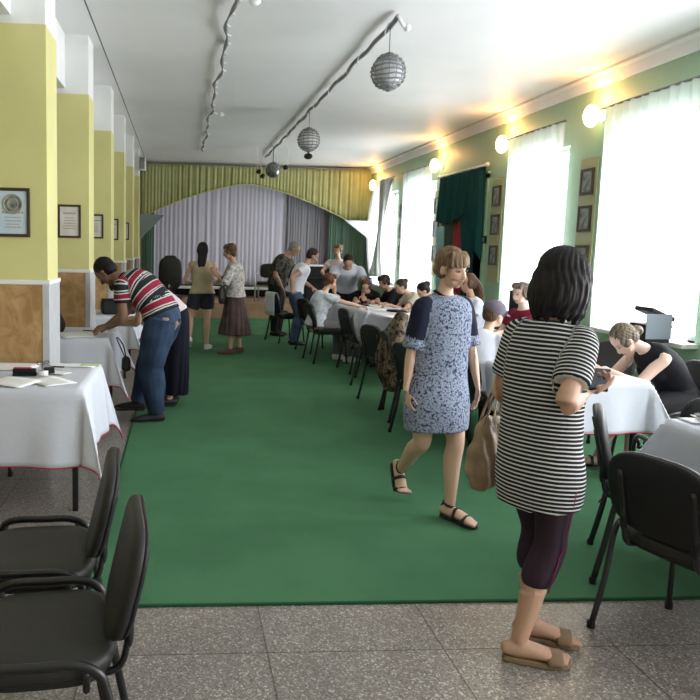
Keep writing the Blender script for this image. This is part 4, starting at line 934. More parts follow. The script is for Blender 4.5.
# ------------------------------------------------------------------ chairs
def superell(cx, cy, a, b, n=32, e=4.0):
    out = []
    for t in np.linspace(0, 2*math.pi, n, endpoint=False):
        c, s_ = math.cos(t), math.sin(t); out.append((cx+a*math.copysign(abs(c)**(2/e), c), cy+b*math.copysign(abs(s_)**(2/e), s_)))
    return out
def make_chair(label, loc, rz, group):
    root = thing('padded_chair', label, 'chair', loc, rz, group)
    g = G(); rs = []
    for z, q in ((0.425, .90), (0.428, .97), (0.445, 1.0), (0.462, 1.0), (0.474, .96), (0.480, .86), (0.482, .6), (0.478, .25)):
        rs.append([(x, y, z-0.012*max(0, y/0.21)**3*1.0) for x, y in superell(0, 0.0, .232*q, .215*q, 36, 3.6)])
    g.rings(rs); g.build('seat', 'black_vinyl', root, smooth=True)
    g = G(); rs = [[(x, y, z) for x, y in superell(0, 0, .222, .205, 36, 3.6)] for z in (0.410, 0.427)]; g.rings(rs); g.build('seat_shell', 'black_plastic', root, bevel=0.004)
    def back(z):  # y of the back plane at height z (tilted)
        return -0.235-0.23*(z-0.44)
    def pad(off, t0, t1, a, zc, b, prof):
        g = G(); rs = []
        for d, q in prof(t0, t1):
            rs.append([(x, back(z)+off+d-0.16*x*x*1.6+0.035, z) for x, z in superell(0, zc, a*q, b*q, 40, 3.2)])
        g.rings(rs); return g
    pad(0, 0.0, 0.036, 0.228, 0.655, 0.175, lambda p, q: ((p, .975), (p+.006, .995), (p+.018, 1.0), (p+.026, .985), (p+.033, .94), (q, .84))).build('backrest', 'black_vinyl', root, smooth=True)
    pad(0, -0.016, 0.001, 0.228, 0.653, 0.175, lambda p, q: ((p, .90), (p+.004, .96), (p+.010, .985), (q, .99))).build('back_shell', 'black_plastic', root, smooth=True)
    for sg in (1, -1):
        x = sg*0.248
        g = G(); g.tube([(sg*.262, .225, 0.012), (x, .205, .22), (x, .185, .40), (x, .165, .465), (x, .115, .492), (x, 0, .492), (x, -.10, .490), (x, -.160, .462), (x, -.185, .40), (x, -.215, .22), (sg*.262, -.255, 0.012)], [(.0105, .0145)]*11, 10, sub=4); g.build('leg_frame', 'black_metal', root, smooth=True)
        for yy in (.226, -.256):
            g = G(); g.tube([(sg*.262, yy, 0.0), (sg*.262, yy, 0.03)], .0165, 10); g.build('foot_cap', 'black_plastic', root)
        g = G(); g.tube([(sg*.155, .17, .405), (sg*.155, -.05, .405), (sg*.155, -.175, .407), (sg*.155, -.225, .43), (sg*.155, -.243, .50), (sg*.155, back(.60)+.012, .60), (sg*.155, back(.74)+.012, .74)], [(.0125, .010)]*7, 8, sub=4); g.build('back_post', 'black_metal', root, smooth=True)
        g = G(); g.ell((sg*.155, -.247, .525), (.017, .013, .05)); g.build('post_sleeve', 'black_plastic', root, smooth=True)
    for yy in (.15, -.13):
        g = G(); g.tube([(-.248, yy, .47), (-.235, yy, .43), (-.2, yy, .405), (.2, yy, .405), (.235, yy, .43), (.248, yy, .47)], .010, 8, sub=2); g.build('cross_bar', 'black_metal', root, smooth=True)
    return root
def face_rz(fx, fy): return math.atan2(-fx, fy)
CH0 = None
def chair(x, y, fx, fy, label, group='black padded chairs around the tables', z=0.0):
    global CH0
    if CH0 is None: CH0 = make_chair(label, (x, y, z), face_rz(fx, fy), group); return CH0
    return dup(CH0, (x, y, z), face_rz(fx, fy), label, group)
CZ = 0.009
chair(-0.395, 2.05, -1, -0.11, 'empty black padded chair nearest the viewer, bottom left', 'two empty black chairs at the left front')
chair(-0.52, 2.60, -1, -0.08, 'empty black padded chair just behind the bottom left one, by the white table', 'two empty black chairs at the left front')
chair(2.11, 2.66, .95, .31, 'large black chair in the right foreground seen from behind', z=0.0)
chair(2.37, 3.32, .86, -0.48, 'black chair directly behind the large foreground chair, beside the woman in stripes', z=CZ)
chair(3.05, 3.98, 0.15, 1, 'black chair between the two nearest white tables on the right', z=CZ)
chair(3.62, 6.05, -1, -0.25, 'empty black chair against the far side of the table, left of the woman writing', z=CZ)
chair(2.40, 5.62, .86, .5, 'black chair under the person in the grey cap', z=CZ)
chair(2.13, 5.86, 1, .1, 'black chair half hidden behind the woman in the blue dress', z=CZ)
chair(2.22, 6.66, 1, -0.1, 'black chair with a patterned jacket hung over it', z=CZ)
chair(2.22, 7.30, 1, 0.25, 'empty black chair just behind the one with the jacket', z=CZ)
chair(2.34, 8.42, 1, -0.35, 'empty black chair second beyond the jacket chair along the table row', z=CZ)
chair(2.40, 9.28, 1, 0.1, 'empty black chair just nearer than the seated woman with auburn hair', z=CZ)
chair(2.07, 10.08, 1, .12, 'black chair under the seated woman with auburn hair', z=CZ)
chair(2.14, 11.05, 1, 0.3, 'empty black chair just beyond the seated woman with auburn hair', z=CZ)
chair(1.80, 12.25, 1, .35, 'black chair with a white cloth over it, below the man in the camouflage shirt', z=CZ)
chair(3.58, 4.98, -1, -.02, 'black chair under the woman writing', z=CZ)
chair(3.68, 7.25, -1, 0, 'black chair under the woman in the dark red top', z=CZ)
chair(3.62, 8.55, -1, 0, 'black chair under the person with long brown hair', z=CZ)
chair(3.62, 9.75, -1, 0, 'black chair under the nearest of three people at the far table', z=CZ)
chair(3.58, 10.65, -1, 0, 'black chair under the woman in beige at the far table', z=CZ)
chair(3.50, 11.45, -1, 0, 'black chair under the farthest person in black at the far table', z=CZ)
chair(-1.55, 6.0, 0, -1, 'black chair tucked behind the nearest white table on the left')
chair(-1.45, 4.72, 0.15, 1, 'black chair pushed under the nearest white table on the left')
P_ = None
for k, (px, py, pz, rz_) in enumerate(((1.98, 12.31, 0.0, face_rz(1, .35)),)):
    g = G(); rs = []
    c, s_ = math.cos(rz_), math.sin(rz_)
    path = [(-.205, .60), (-.245, .80), (-.275, .845), (-.32, .80), (-.31, .46)]
    P = [[(1.80+c*u-s_*(yy+.0), 12.25+s_*u+c*(yy), zz+CZ) for u in np.linspace(-.17, .17, 10)] for yy, zz in smooth_path(np.array([(0, a, b) for a, b in path]), np.ones((5, 2)), 4)[0][:, 1:]]
    g.grid(P); o = g.build('white_jacket', 'white_cloth', smooth=True, solid=0.01); tag(o, 'white cloth hung over the back of a black chair near the stage', 'cloth')

# ------------------------------------------------------------------ tables under cloths
def table(x0, y0, x1, y1, rz, label, clabel, over=0.42, h=0.75, z0=0.0, cm='white_cloth', seed=1, lab_group='tables', corner=1.0):
    cx, cy = (x0+x1)/2, (y0+y1)/2; a, b = (x1-x0)/2, (y1-y0)/2
    root = thing('folding_table', label, 'table', (cx, cy, z0), rz, 'tables under white cloths')
    H_ = h-z0
    g = G(); g.bb((-a+.005, -b+.005, H_-.028), (a-.005, b-.005, H_-.004)); g.build('tabletop', 'board_grey', root, bevel=0.003)
    g = G(); g.bb((-a+.05, -b+.05, H_-.075), (a-.05, -b+.07, H_-.028)); g.bb((-a+.05, b-.07, H_-.075), (a-.05, b-.05, H_-.028)); g.build('apron', 'black_metal', root)
    for sx in (1, -1):
        for sy in (1, -1): g = G(); g.bb((sx*(a-.05)-.016, sy*(b-.05)-.016, 0), (sx*(a-.05)+.016, sy*(b-.05)+.016, H_-.028)); g.build('leg', 'black_metal', root)
    r = np.random.default_rng(seed); ph = r.uniform(0, 6, 6)
    nx, ny = 60, 60; P = np.zeros((nx, ny, 3))
    def flat(u, n_in, L):  # spread samples: overhang finer
        return u
    us = np.r_[np.linspace(-a-over, -a, 14, endpoint=False), np.linspace(-a, a, 30, endpoint=False), np.linspace(a, a+over, 16)]
    vs = np.r_[np.linspace(-b-over, -b, 14, endpoint=False), np.linspace(-b, b, 30, endpoint=False), np.linspace(b, b+over, 16)]
    for i, u in enumerate(us):
        for j, v in enumerate(vs):
            du = max(0, abs(u)-a); dv = max(0, abs(v)-b); sx = 1 if u > 0 else -1; sy = 1 if v > 0 else -1
            bu, bv = min(max(u, -a), a), min(max(v, -b), b)
            z = H_+0.001+0.002*math.sin(7*u+ph[0])*math.sin(6*v+ph[1])*(du == 0 and dv == 0)
            x_, y_ = bu, bv
            if du > 0 and dv == 0:
                k = du/over; z -= du*0.985; x_ += sx*(0.012+0.03*k+0.022*k*math.sin(9*v+ph[2])+0.012*k*math.sin(21*v+ph[3]))
            elif dv > 0 and du == 0:
                k = dv/over; z -= dv*0.985; y_ += sy*(0.012+0.03*k+0.022*k*math.sin(9*u+ph[4])+0.012*k*math.sin(19*u+ph[5]))
            elif du > 0 and dv > 0:
                d = math.hypot(du, dv); th = math.atan2(dv, du); k = d/over
                fold = math.sin(2*th)            # 0 along the sides, 1 on the diagonal
                out = 0.012+0.03*k+0.17*k*fold*corner
                z -= d*0.985-0.06*k*fold*corner
                ex, ey = math.cos(th), math.sin(th)
                x_ += sx*out*ex; y_ += sy*out*ey
                if fold > 0: x_ -= sx*0.05*k*fold*math.sin(4*th)*corner; y_ += sy*0.05*k*fold*math.sin(4*th)*corner
            P[i, j] = (x_, y_, max(z, 0.03))
    g = G(); g.grid(P); cl = g.build('tablecloth', cm, smooth=True, solid=0.003); cl.location = (cx, cy, z0); cl.rotation_euler = (0, 0, rz)
    tag(cl, clabel, 'tablecloth', 'white tablecloths with red hems')
    ring = [P[i, 0] for i in range(nx)]+[P[-1, j] for j in range(1, ny)]+[P[i, -1] for i in range(nx-2, -1, -1)]+[P[0, j] for j in range(ny-2, 0, -1)]
    g = G(); g.tube(ring, 0.0045, 6, loop=True); g.build('red_hem', 'red_hem', cl, smooth=True)
    return cx, cy
table(-1.90, 4.20, -0.57, 5.12, 0.0, 'black-legged table nearest on the left, in front of the first pier', 'white red-hemmed cloth on the nearest left table, with a stapler on it', 0.46, seed=2, corner=0.65)
table(-1.95, 6.55, -0.66, 7.42, 0.0, 'table on the left where the man in the striped polo writes', 'white cloth on the left table where the man in the striped polo writes', 0.44, seed=4)
table(-1.95, 8.60, -0.62, 9.50, 0.0, 'third table on the left, beyond the bent man', 'white cloth on the third left table, beyond the bent man', 0.40, seed=5)
table(2.56, 2.30, 3.40, 3.54, 0.0, 'nearest table on the right edge, beside the large foreground chair', 'white cloth on the nearest right table, with newspapers on it', 0.44, z0=CZ, seed=6)
table(2.42, 4.62, 3.19, 5.95, 0.0, 'table on the right where the woman in black writes', 'white red-hemmed cloth on the table where the woman in black writes', 0.36, z0=CZ, seed=7, corner=0.8)
table(2.48, 5.99, 3.25, 7.15, 0.0, 'table between the person in the grey cap and the woman in dark red', 'white cloth between the person in the grey cap and the woman in dark red', 0.34, z0=CZ, seed=8)
table(2.66, 8.20, 3.40, 9.70, .10, 'near part of the long far row of tables on the right', 'white cloth on the near part of the far table row', 0.40, z0=CZ, seed=9)
table(2.48, 9.76, 3.22, 11.25, .10, 'far part of the long table row, beside the auburn-haired woman', 'white and lilac-shaded cloth at the far end of the table row', 0.40, z0=CZ, seed=10)

# ------------------------------------------------------------------ things on the tables
def sheet(x, y, z, rz, label, w=0.21, l=0.297, m='paper', group='loose papers on the tables', lift=0.0):
    g = G(); P = [[(w*(u-.5), l*(v-.5), 0.002+lift*(u*u+0.4*math.sin(3*v))*0.5+0.0008*math.sin(5*u+4*v)) for u in np.linspace(0, 1, 6)] for v in np.linspace(0, 1, 7)]
    g.grid(P); o = g.build('paper_sheet', m, smooth=True, solid=0.0015); o.location = (x, y, z); o.rotation_euler = (0, 0, rz); return tag(o, label, 'paper', group)
TZ = 0.7565
sheet(-1.02, 4.36, TZ, 1.1, 'white paper sheet near the front edge of the nearest left table', lift=.02)
sheet(-0.80, 4.42, TZ+.001, 0.7, 'second white paper sheet lying right of the front one on the nearest left table')
sheet(-1.18, 4.95, TZ, 1.5, 'large white paper at the far left of the nearest left table', .30, .42)
sheet(-0.78, 5.02, TZ, 1.45, 'long white paper along the back edge of the nearest left table', .12, .40)
sheet(-0.62, 5.02, TZ+.002, 1.35, 'small green paper at the back corner of the nearest left table', .07, .14, 'green_paper')
sheet(-0.80, 4.72, TZ, 1.2, 'small white card behind the stapler on the nearest left table', .10, .15)
root = thing('stapler', 'dark red and black stapler on the nearest left table', 'stapler', (-0.99, 4.62, TZ), 0.05)
g = G(); g.bb((-.075, -.022, 0), (.075, .022, .018)); g.build('base', 'black_plastic', root, bevel=0.004)
g = G(); g.bb((-.075, -.018, .018), (.07, .018, .046)); g.build('magazine', 'black_plastic', root, bevel=0.006)
g = G(); g.bb((-.07, -.016, .046), (.04, .016, .052)); g.build('red_top', 'red_hem', root, bevel=0.002)
root = thing('tape_dispenser', 'black tape dispenser beside a white roll on the left table', 'dispenser', (-0.87, 4.70, TZ), 0.4)
g = G(); g.bb((-.05, -.025, 0), (.05, .025, .02)); g.bb((-.02, -.02, .02), (.05, .02, .045)); g.build('body', 'black_plastic', root, bevel=0.006)
g = G(); g.tube([(.0, -.016, .04), (.0, .016, .04)], .028, 18); g.build('roll', 'wire_grey', root)
g = G(); g.tube([(-0.90, 4.59, TZ+.018), (-0.84, 4.60, TZ+.018)], .018, 14); o = g.build('tape_roll', 'paper', smooth=True); tag(o, 'white paper roll in front of the tape dispenser', 'roll')
root = thing('eyeglasses', 'dark folded eyeglasses at the back of the nearest left table', 'glasses', (-0.95, 5.02, TZ), 0.3); root.scale = (.7, .7, .7)
for sx in (-.033, .033):
    g = G(); g.tube([(sx+.026*math.cos(t), 0, .024+.020*math.sin(t)) for t in np.linspace(0, 2*math.pi, 18, endpoint=False)], .003, 6, loop=True); g.build('rim', 'black_plastic', root, smooth=True)
    g = G(); g.tube([(sx*1.8, 0, .03), (sx*1.8, .06, .02), (sx*1.6, .12, .005)], .0025, 6, sub=3); g.build('temple', 'black_plastic', root, smooth=True)
g = G(); g.tube([(-.78, 5.0, 0), (-.95, 4.93, .0)], .006, 6)
root = thing('pen', 'black pen lying at the back of the nearest left table', 'pen', (-0.86, 4.93, TZ+.006), 1.45)
g = G(); g.tube([(0, -.07, 0), (0, .05, 0)], .005, 8); g.build('barrel', 'black_plastic', root); g = G(); g.tube([(0, .05, 0), (0, .075, 0)], .0055, 8); g.build('cap', 'wire_grey', root)
sheet(-0.98, 6.75, TZ, 0.35, 'large white form hanging over the edge under the bent man\'s hands', .30, .42, lift=0.01)
sheet(-0.80, 6.95, TZ, 0.9, 'second white form behind the bent man\'s hands', .22, .30)
root = thing('shoulder_bag', 'black bag standing on the left table against the pier', 'bag', (-1.24, 6.95, TZ), 0.1)
Bb = Blob(); Bb.tube([(0, 0, 0.02), (0, 0, .09), (0, 0, .17)], [(.13, .06), (.14, .065), (.10, .04)], sub=3); me = Bb.fuse(.012, 3); link_mesh('body', me, ['black_vinyl'], root)
g = G(); g.tube([(-.08, 0, .17), (-.05, .01, .24), (.05, .01, .24), (.08, 0, .17)], .008, 6, sub=4); g.build('handle', 'black_vinyl', root, smooth=True)
root = thing('desk_box', 'low black box on the third left table beyond the bent man', 'box', (-0.78, 8.95, TZ), 0.2)
g = G(); g.bb((-.2, -.14, 0), (.2, .14, .16)); g.build('case', 'black_plastic', root, bevel=0.02); g = G(); g.bb((-.19, -.13, .16), (.19, .13, .175)); g.build('lid', 'navy', root, bevel=0.006)
root = thing('pen', 'black pen lying on the form by the bent man\'s wrist', 'pen', (-0.88, 7.02, TZ+.008), 1.2)
g = G(); g.tube([(0, -.07, 0), (0, .05, 0)], .006, 8); g.build('barrel', 'black_plastic', root); g = G(); g.tube([(0, .05, 0), (0, .075, 0)], .0065, 8); g.build('cap', 'wire_grey', root)
# dark bag hanging at the corner of the second table
root = thing('hand_bag', 'small dark bag hanging at the corner of the bent man\'s table', 'bag', (-0.50, 6.62, 0.47), 0.2)
Bb = Blob(); Bb.tube([(0, 0, 0), (0, 0, .08)], [(.045, .06), (.04, .055)], sub=2); me = Bb.fuse(.01, 3); link_mesh('body', me, ['black_vinyl'], root)
g = G(); g.tube([(0, -.03, .08), (-.03, 0, .22), (-.09, 0, .285), (0, .03, .08)], .006, 6, sub=3); g.build('strap', 'black_vinyl', root, smooth=True)
# right tables
sheet(2.78, 5.02, TZ, 0.2, 'white form right under the writing woman\'s hands', .30, .36)
sheet(2.98, 5.30, TZ+.001, -0.5, 'white sheet behind the writing woman\'s forms', .22, .30)
def paper_stack(x, y, rz, label, n=4, w=.30, l=.40, m='newsprint'):
    if 'newsprint' not in M: M['newsprint'] = mat('newsprint', (0.42, 0.42, 0.42), 0.8, 0.2, col2=(0.10, 0.10, 0.11), nscale=26)
    root = thing('newspaper', label, 'newspaper', (x, y, TZ), rz, 'newspapers on the nearest right table')
    g = G(); P = [[(w*(u-.5), l*(v-.5), .012+.05*math.exp(-((u-.45)/.22)**2)*(0.5+.5*v)+.006*math.sin(9*u+5*v)) for u in np.linspace(0, 1, 14)] for v in np.linspace(0, 1, 10)]
    g.grid(P); g.build('front_pages', m, root, smooth=True, solid=0.004)
    g = G(); P = [[((w+.02)*(u-.5)+.012, (l+.02)*(v-.5), .004+.012*math.exp(-((u-.45)/.3)**2)) for u in np.linspace(0, 1, 10)] for v in np.linspace(0, 1, 8)]
    g.grid(P); g.build('inner_pages', 'paper', root, smooth=True, solid=0.003)
paper_stack(2.86, 3.36, 1.2, 'folded dark-printed newspaper on the nearest right table')
paper_stack(2.80, 3.02, 0.4, 'second newspaper at the frame edge on the nearest right table')
sheet(2.72, 3.47, TZ, 1.5, 'bright white paper at the far corner of the nearest right table', .12, .22)
sheet(2.75, 6.75, TZ, .2, 'white paper in front of the woman in dark red')
for k, (sx, sy, rz_, lb) in enumerate(((2.72, 9.0, .3, 'white form at the near end of the far table row'), (2.85, 9.95, .9, 'white form in front of the woman in beige'), (2.66, 10.35, .2, 'white form under the auburn-haired woman\'s hands'), (2.92, 10.75, .6, 'white form by the leaning man\'s hand'), (2.98, 9.35, 1.2, 'white form beside the small dark device on the far row'))):
    sheet(sx, sy, TZ, rz_, lb, .24, .32, lift=.012)
for sx, sy, lb in ((2.70, 10.75, 'dark folder on the table by the leaning man'), (2.98, 9.75, 'black handset on the table before the woman in beige')):
    root = thing('desk_device', lb, 'device', (sx, sy, TZ+.003), .4)
    g = G(); g.bb((-.09, -.12, 0), (.09, .12, .02)); g.build('case', 'black_plastic', root, bevel=0.006); g = G(); g.bb((-.08, -.11, .02), (.08, .11, .026)); g.build('cover', 'navy', root, bevel=.002)

# printer on the window sill and other sill things
root = thing('printer', 'black and grey printer with raised lid on the nearest window sill', 'printer', (XR-0.28, 6.47, SILL), math.radians(90)); root.scale = (.66, .78, 1.12)
g = G(); g.bb((-.20, -.08, 0), (.20, .22, .05)); g.bb((-.20, -.05, .05), (.20, .22, .15)); g.build('body', 'black_plastic', root, bevel=0.01)
g = G(); g.bb((-.205, -.09, .03), (-.19, .225, .24)); g.build('side_panel', mat('printer_grey', (0.20, 0.23, 0.27), 0.5), root, bevel=0.004)
g = G(); g.box((0, .02, .235), (.40, .30, .035), rot_ax((1, 0, 0), .28)); g.build('lid', 'black_plastic', root, bevel=0.008)
g = G(); g.box((.02, -.10, .10), (.26, .14, .012), rot_ax((1, 0, 0), -.5)); g.build('paper_tray', 'navy', root, bevel=0.003)
root = thing('radio', 'small black radio on the sill of the second window', 'radio', (XR-0.25, 9.35, SILL), math.radians(90))
g = G(); g.bb((-.13, -.06, 0), (.13, .06, .30)); g.build('case', 'black_plastic', root, bevel=0.012)
g = G(); g.tube([(0, -.066, .10), (0, -.06, .10)], .05, 18); g.build('speaker_grille', 'wire_grey', root)
for k, (yy, zz, lb) in enumerate(((16.95, .12, 'left blue jar on the farthest window sill'), (16.75, .12, 'right blue jar on the farthest window sill'))):
    root = thing('jar', lb, 'jar', (XR-0.30, yy, SILL), 0, 'jars on the farthest sill')
    g = G(); g.tube([(0, 0, 0), (0, 0, .10), (0, 0, .12)], [.05, .05, .04], 14); g.build('glass', mat('jar_blue', (0.10, 0.16, 0.30), 0.3), root, smooth=True); g = G(); g.tube([(0, 0, .12), (0, 0, .14)], .042, 14); g.build('lid', 'navy', root)
# white pipes along the wall at the right
root = thing('heating_pipe', 'thin white heating pipes on the green wall below the nearest window', 'pipe', (0, 0, 0))
for z in (.42, .52):
    g = G(); g.tube([(XR-.05, 4.0, z), (XR-.05, 7.9, z)], .014, 8); g.build('pipe', 'white_paint', root, smooth=True)
g = G(); g.tube([(XR-.05, 6.05, .10), (XR-.05, 6.05, .78)], .018, 8); g.build('riser', 'white_paint', root, smooth=True)

# ------------------------------------------------------------------ on and before the stage
def metal_chair(x, y, rz, label, z=0.34):
    root = thing('metal_armchair', label, 'chair', (x, y, z), rz, 'grey metal chairs on the stage')
    for sg in (1, -1):
        g = G(); g.tube([(sg*.27, .22, 0), (sg*.27, .22, .62), (sg*.27, .18, .66), (sg*.27, -.22, .66)], .017, 8); g.build('arm', 'grey_metal', root, smooth=True)
        g = G(); g.tube([(sg*.27, -.24, 0), (sg*.27, -.24, .45), (sg*.25, -.30, .86)], .017, 8, sub=3); g.build('leg', 'grey_metal', root, smooth=True)
    g = G(); g.rings([[(px, py, zz) for px, py in superell(0, 0, .25*q, .24*q, 24, 4)] for zz, q in ((.40, .95), (.41, 1), (.46, 1), (.475, .9))]); g.build('seat', 'black_vinyl', root, smooth=True)
    g = G(); g.rings([[(px, yy-.25-.15*(zz-.5), zz) for px, zz in superell(0, .72, .25*q, .17*q, 24, 4)] for yy, q in ((-.03, .92), (-.015, 1), (.015, 1), (.03, .92))]); g.build('backrest', 'black_vinyl', root, smooth=True)
    g = G(); g.tube([(-.27, .22, .36), (.27, .22, .36)], .014, 8); g.build('front_rail', 'grey_metal', root)
metal_chair(2.02, 16.75, face_rz(-.3, -1), 'grey metal chair with dark seat, left of the pair on the stage')
metal_chair(2.62, 16.85, face_rz(.2, -1), 'grey metal chair with dark seat, right of the pair on the stage')
root = thing('equipment_case', 'black case with a white top edge standing on the stage', 'case', (3.28, 16.62, 0.34), -.12)
g = G(); g.bb((-.42, -.25, 0), (.42, .25, .86)); g.build('body', 'black_plastic', root, bevel=.015); g = G(); g.bb((-.43, -.27, .86), (.43, .26, .89)); g.build('top_board', 'white_paint', root, bevel=.006); g = G(); g.bb((-.40, -.33, .55), (.40, -.24, .60)); g.build('ledge', 'black_plastic', root, bevel=.006)
root = thing('office_chair', 'tall black chair back standing by the left end of the stage', 'chair', (-0.26, 15.55, 0), face_rz(-.1, 1))
g = G(); g.rings([[(px, yy-.20-.06*(zz-1), zz) for px, zz in superell(0, 1.02, .25*q, .345*q, 36, 3.4)] for yy, q in ((-.05, .86), (-.03, .97), (0, 1), (.03, .97), (.045, .86))]); g.build('backrest', 'black_vinyl', root, smooth=True)
g = G(); g.rings([[(px, yy-.21, zz) for px, zz in superell(0, 1.352, .13*q, .045*q, 20, 3)] for yy, q in ((-.03, .8), (0, 1), (.03, .8))]); g.build('headrest', 'black_vinyl', root, smooth=True)
g = G(); g.rings([[(px, py, zz) for px, py in superell(0, .05, .26*q, .25*q, 28, 3.6)] for zz, q in ((.44, .9), (.46, 1), (.52, 1), (.545, .85))]); g.build('seat', 'black_vinyl', root, smooth=True)
g = G(); g.tube([(0, -.20, .47), (0, -.27, .55), (0, -.27, .75)], (.03), 8, sub=3); g.build('back_bracket', 'black_metal', root)
g = G(); g.tube([(0, 0, .08), (0, 0, .45)], .03, 12); g.build('column', 'chrome', root)
for k in range(5):
    t = 2*math.pi*k/5+.3; g = G(); g.tube([(0, 0, .09), (.28*math.cos(t), .28*math.sin(t), .06)], [.024, .016], 8); g.ell((.28*math.cos(t), .28*math.sin(t), .028), (.028, .028, .028)); g.build('caster_arm', 'black_plastic', root, smooth=True)
g = G(); g.tube([(-.03, -.265, .72), (-.02, -.268, .78)], .016, 8); g.build('lever_tag', 'paper', root)

# ------------------------------------------------------------------ cloth for the people
M['stripe_bw'] = attr_ramp('stripe_bw', 0.0158, [(0, (0.012, 0.012, 0.016)), (0.63, (0.55, 0.54, 0.53))], warp=0.012)
M['leggings'] = mat('leggings', (0.030, 0.016, 0.026), 0.8, 0.2); M['magenta'] = mat('magenta_seam', (0.17, 0.016, 0.06), 0.7, 0.2)
M['dress_print'] = mottled('dress_print', [(0.018, 0.022, 0.055), (0.15, 0.18, 0.27), (0.36, 0.40, 0.48), (0.07, 0.085, 0.15)], 74, thresholds=[0.41, 0.475, 0.545, 0.63])
M['polo_stripe'] = attr_ramp('polo_stripe', 0.132, [(0, (0.018, 0.020, 0.022)), (0.30, (0.50, 0.50, 0.47)), (0.385, (0.018, 0.02, 0.022)), (0.46, (0.50, 0.50, 0.47)), (0.545, (0.25, 0.018, 0.045)), (0.92, (0.50, 0.50, 0.47))], warp=0.02)
M['denim'] = mat('denim', (0.016, 0.028, 0.058), 0.85, 0.2, col2=(0.036, 0.060, 0.112), nscale=5, bump=0.2, bscale=90)
M['denim_light'] = mat('denim_light', (0.07, 0.11, 0.20), 0.85, 0.2, noise=0.3)
M['long_skirt'] = mat('long_skirt', (0.006, 0.007, 0.013), 0.85, 0.15)
M['pink_white'] = mat('pink_white', (0.60, 0.50, 0.54), 0.85, 0.15); M['beige_top'] = mat('beige_top', (0.42, 0.36, 0.235), 0.85, 0.15, noise=0.12)
M['shorts'] = mat('shorts_navy', (0.035, 0.035, 0.055), 0.85, 0.15)
M['blouse'] = mottled('blouse_print', [(0.16, 0.15, 0.15), (0.42, 0.40, 0.38), (0.56, 0.55, 0.52)], 22)
M['brown_skirt'] = mat('brown_skirt', (0.060, 0.038, 0.038), 0.85, 0.15, col2=(0.10, 0.068, 0.064), nscale=6)
M['camo'] = mottled('camo', [(0.012, 0.013, 0.013), (0.05, 0.05, 0.045), (0.15, 0.14, 0.12), (0.03, 0.03, 0.03)], 16, thresholds=[0.4, 0.5, 0.6, 0.68])
M['dark_trousers'] = mat('dark_trousers', (0.022, 0.022, 0.024), 0.85, 0.15); M['white_tee'] = mat('white_tee', (0.66, 0.68, 0.76), 0.85, 0.15)
M['blue_shirt'] = mat('pale_blue_shirt', (0.55, 0.58, 0.70), 0.85, 0.15); M['black_top'] = mat('black_top', (0.012, 0.012, 0.015), 0.85, 0.15)
M['print_tee'] = mottled('print_tee', [(0.32, 0.35, 0.42), (0.58, 0.60, 0.66), (0.66, 0.67, 0.7)], 20)
M['grey_trousers'] = mat('grey_trousers', (0.14, 0.14, 0.14), 0.85, 0.15); M['cream_top'] = mat('cream_top', (0.46, 0.42, 0.35), 0.85, 0.15); M['taupe_top'] = mat('taupe_top', (0.30, 0.27, 0.24), 0.85, 0.15)
M['dark_red'] = mat('dark_red_top', (0.17, 0.012, 0.032), 0.85, 0.15); M['cap_grey'] = mat('cap_grey', (0.135, 0.115, 0.145), 0.85, 0.15); M['white_shoe'] = mat('white_shoe', (0.6, 0.6, 0.6), 0.6, 0.3)
M['sandal_tan'] = mat('sandal_tan', (0.20, 0.13, 0.075), 0.6, 0.3); M['shoe_dark'] = mat('shoe_dark', (0.02, 0.019, 0.02), 0.55, 0.35); M['shoe_brown'] = mat('shoe_brown', (0.085, 0.055, 0.035), 0.6, 0.3)

# the woman in the striped dress, seen from behind
A = person('woman with a thick black bob in a black and white striped dress, seen from behind', 1.408, 2.67, (.82, .57), h=1.59, pelz=0.887, twist=0, lean=(2, 2, 4), side=0, head=(12, -14, 0), skin='tan', vox=0.0062, girth=.85, shoulder=.74, armfat=1.18,
           hands={'R': dict(p=(1.57, 2.625, 1.07), pole=(-.22, -.30, -1), fd=(.85, .45, .25), nd=(-.2, .2, .9), curl=.9), 'L': dict(p=(1.53, 2.95, 1.06), pole=(-.9, -.3, -.6), fd=(.75, .55, .2), nd=(.3, -.3, .9), curl=.9)},
           feet={'R': dict(p=(1.345, 2.59, .092), dir=(.96, -.28), pole=(.9, .1, 0)), 'L': dict(p=(1.465, 2.745, .092), dir=(.93, -.36), pole=(.9, .1, 0))}, hair=('bob', 'black'),
           top=dict(name='dress', mats=['stripe_bw', 'stripe_bw'], dress=.625, flare=.166, flared=.150, sleeve=.70, off=.018, loose=1.36, wide=1.15, folds=.006, straight=True), bottom=dict(kind='trousers', name='leggings', mats=['leggings'], len=1.42, under=True, off=.008, stripe=('magenta', ['R'], 0.25)),
           shoes=dict(style='sandal', mats=['sandal_tan', 'sandal_tan'], straps=((.135, .047, .049, .030),)))
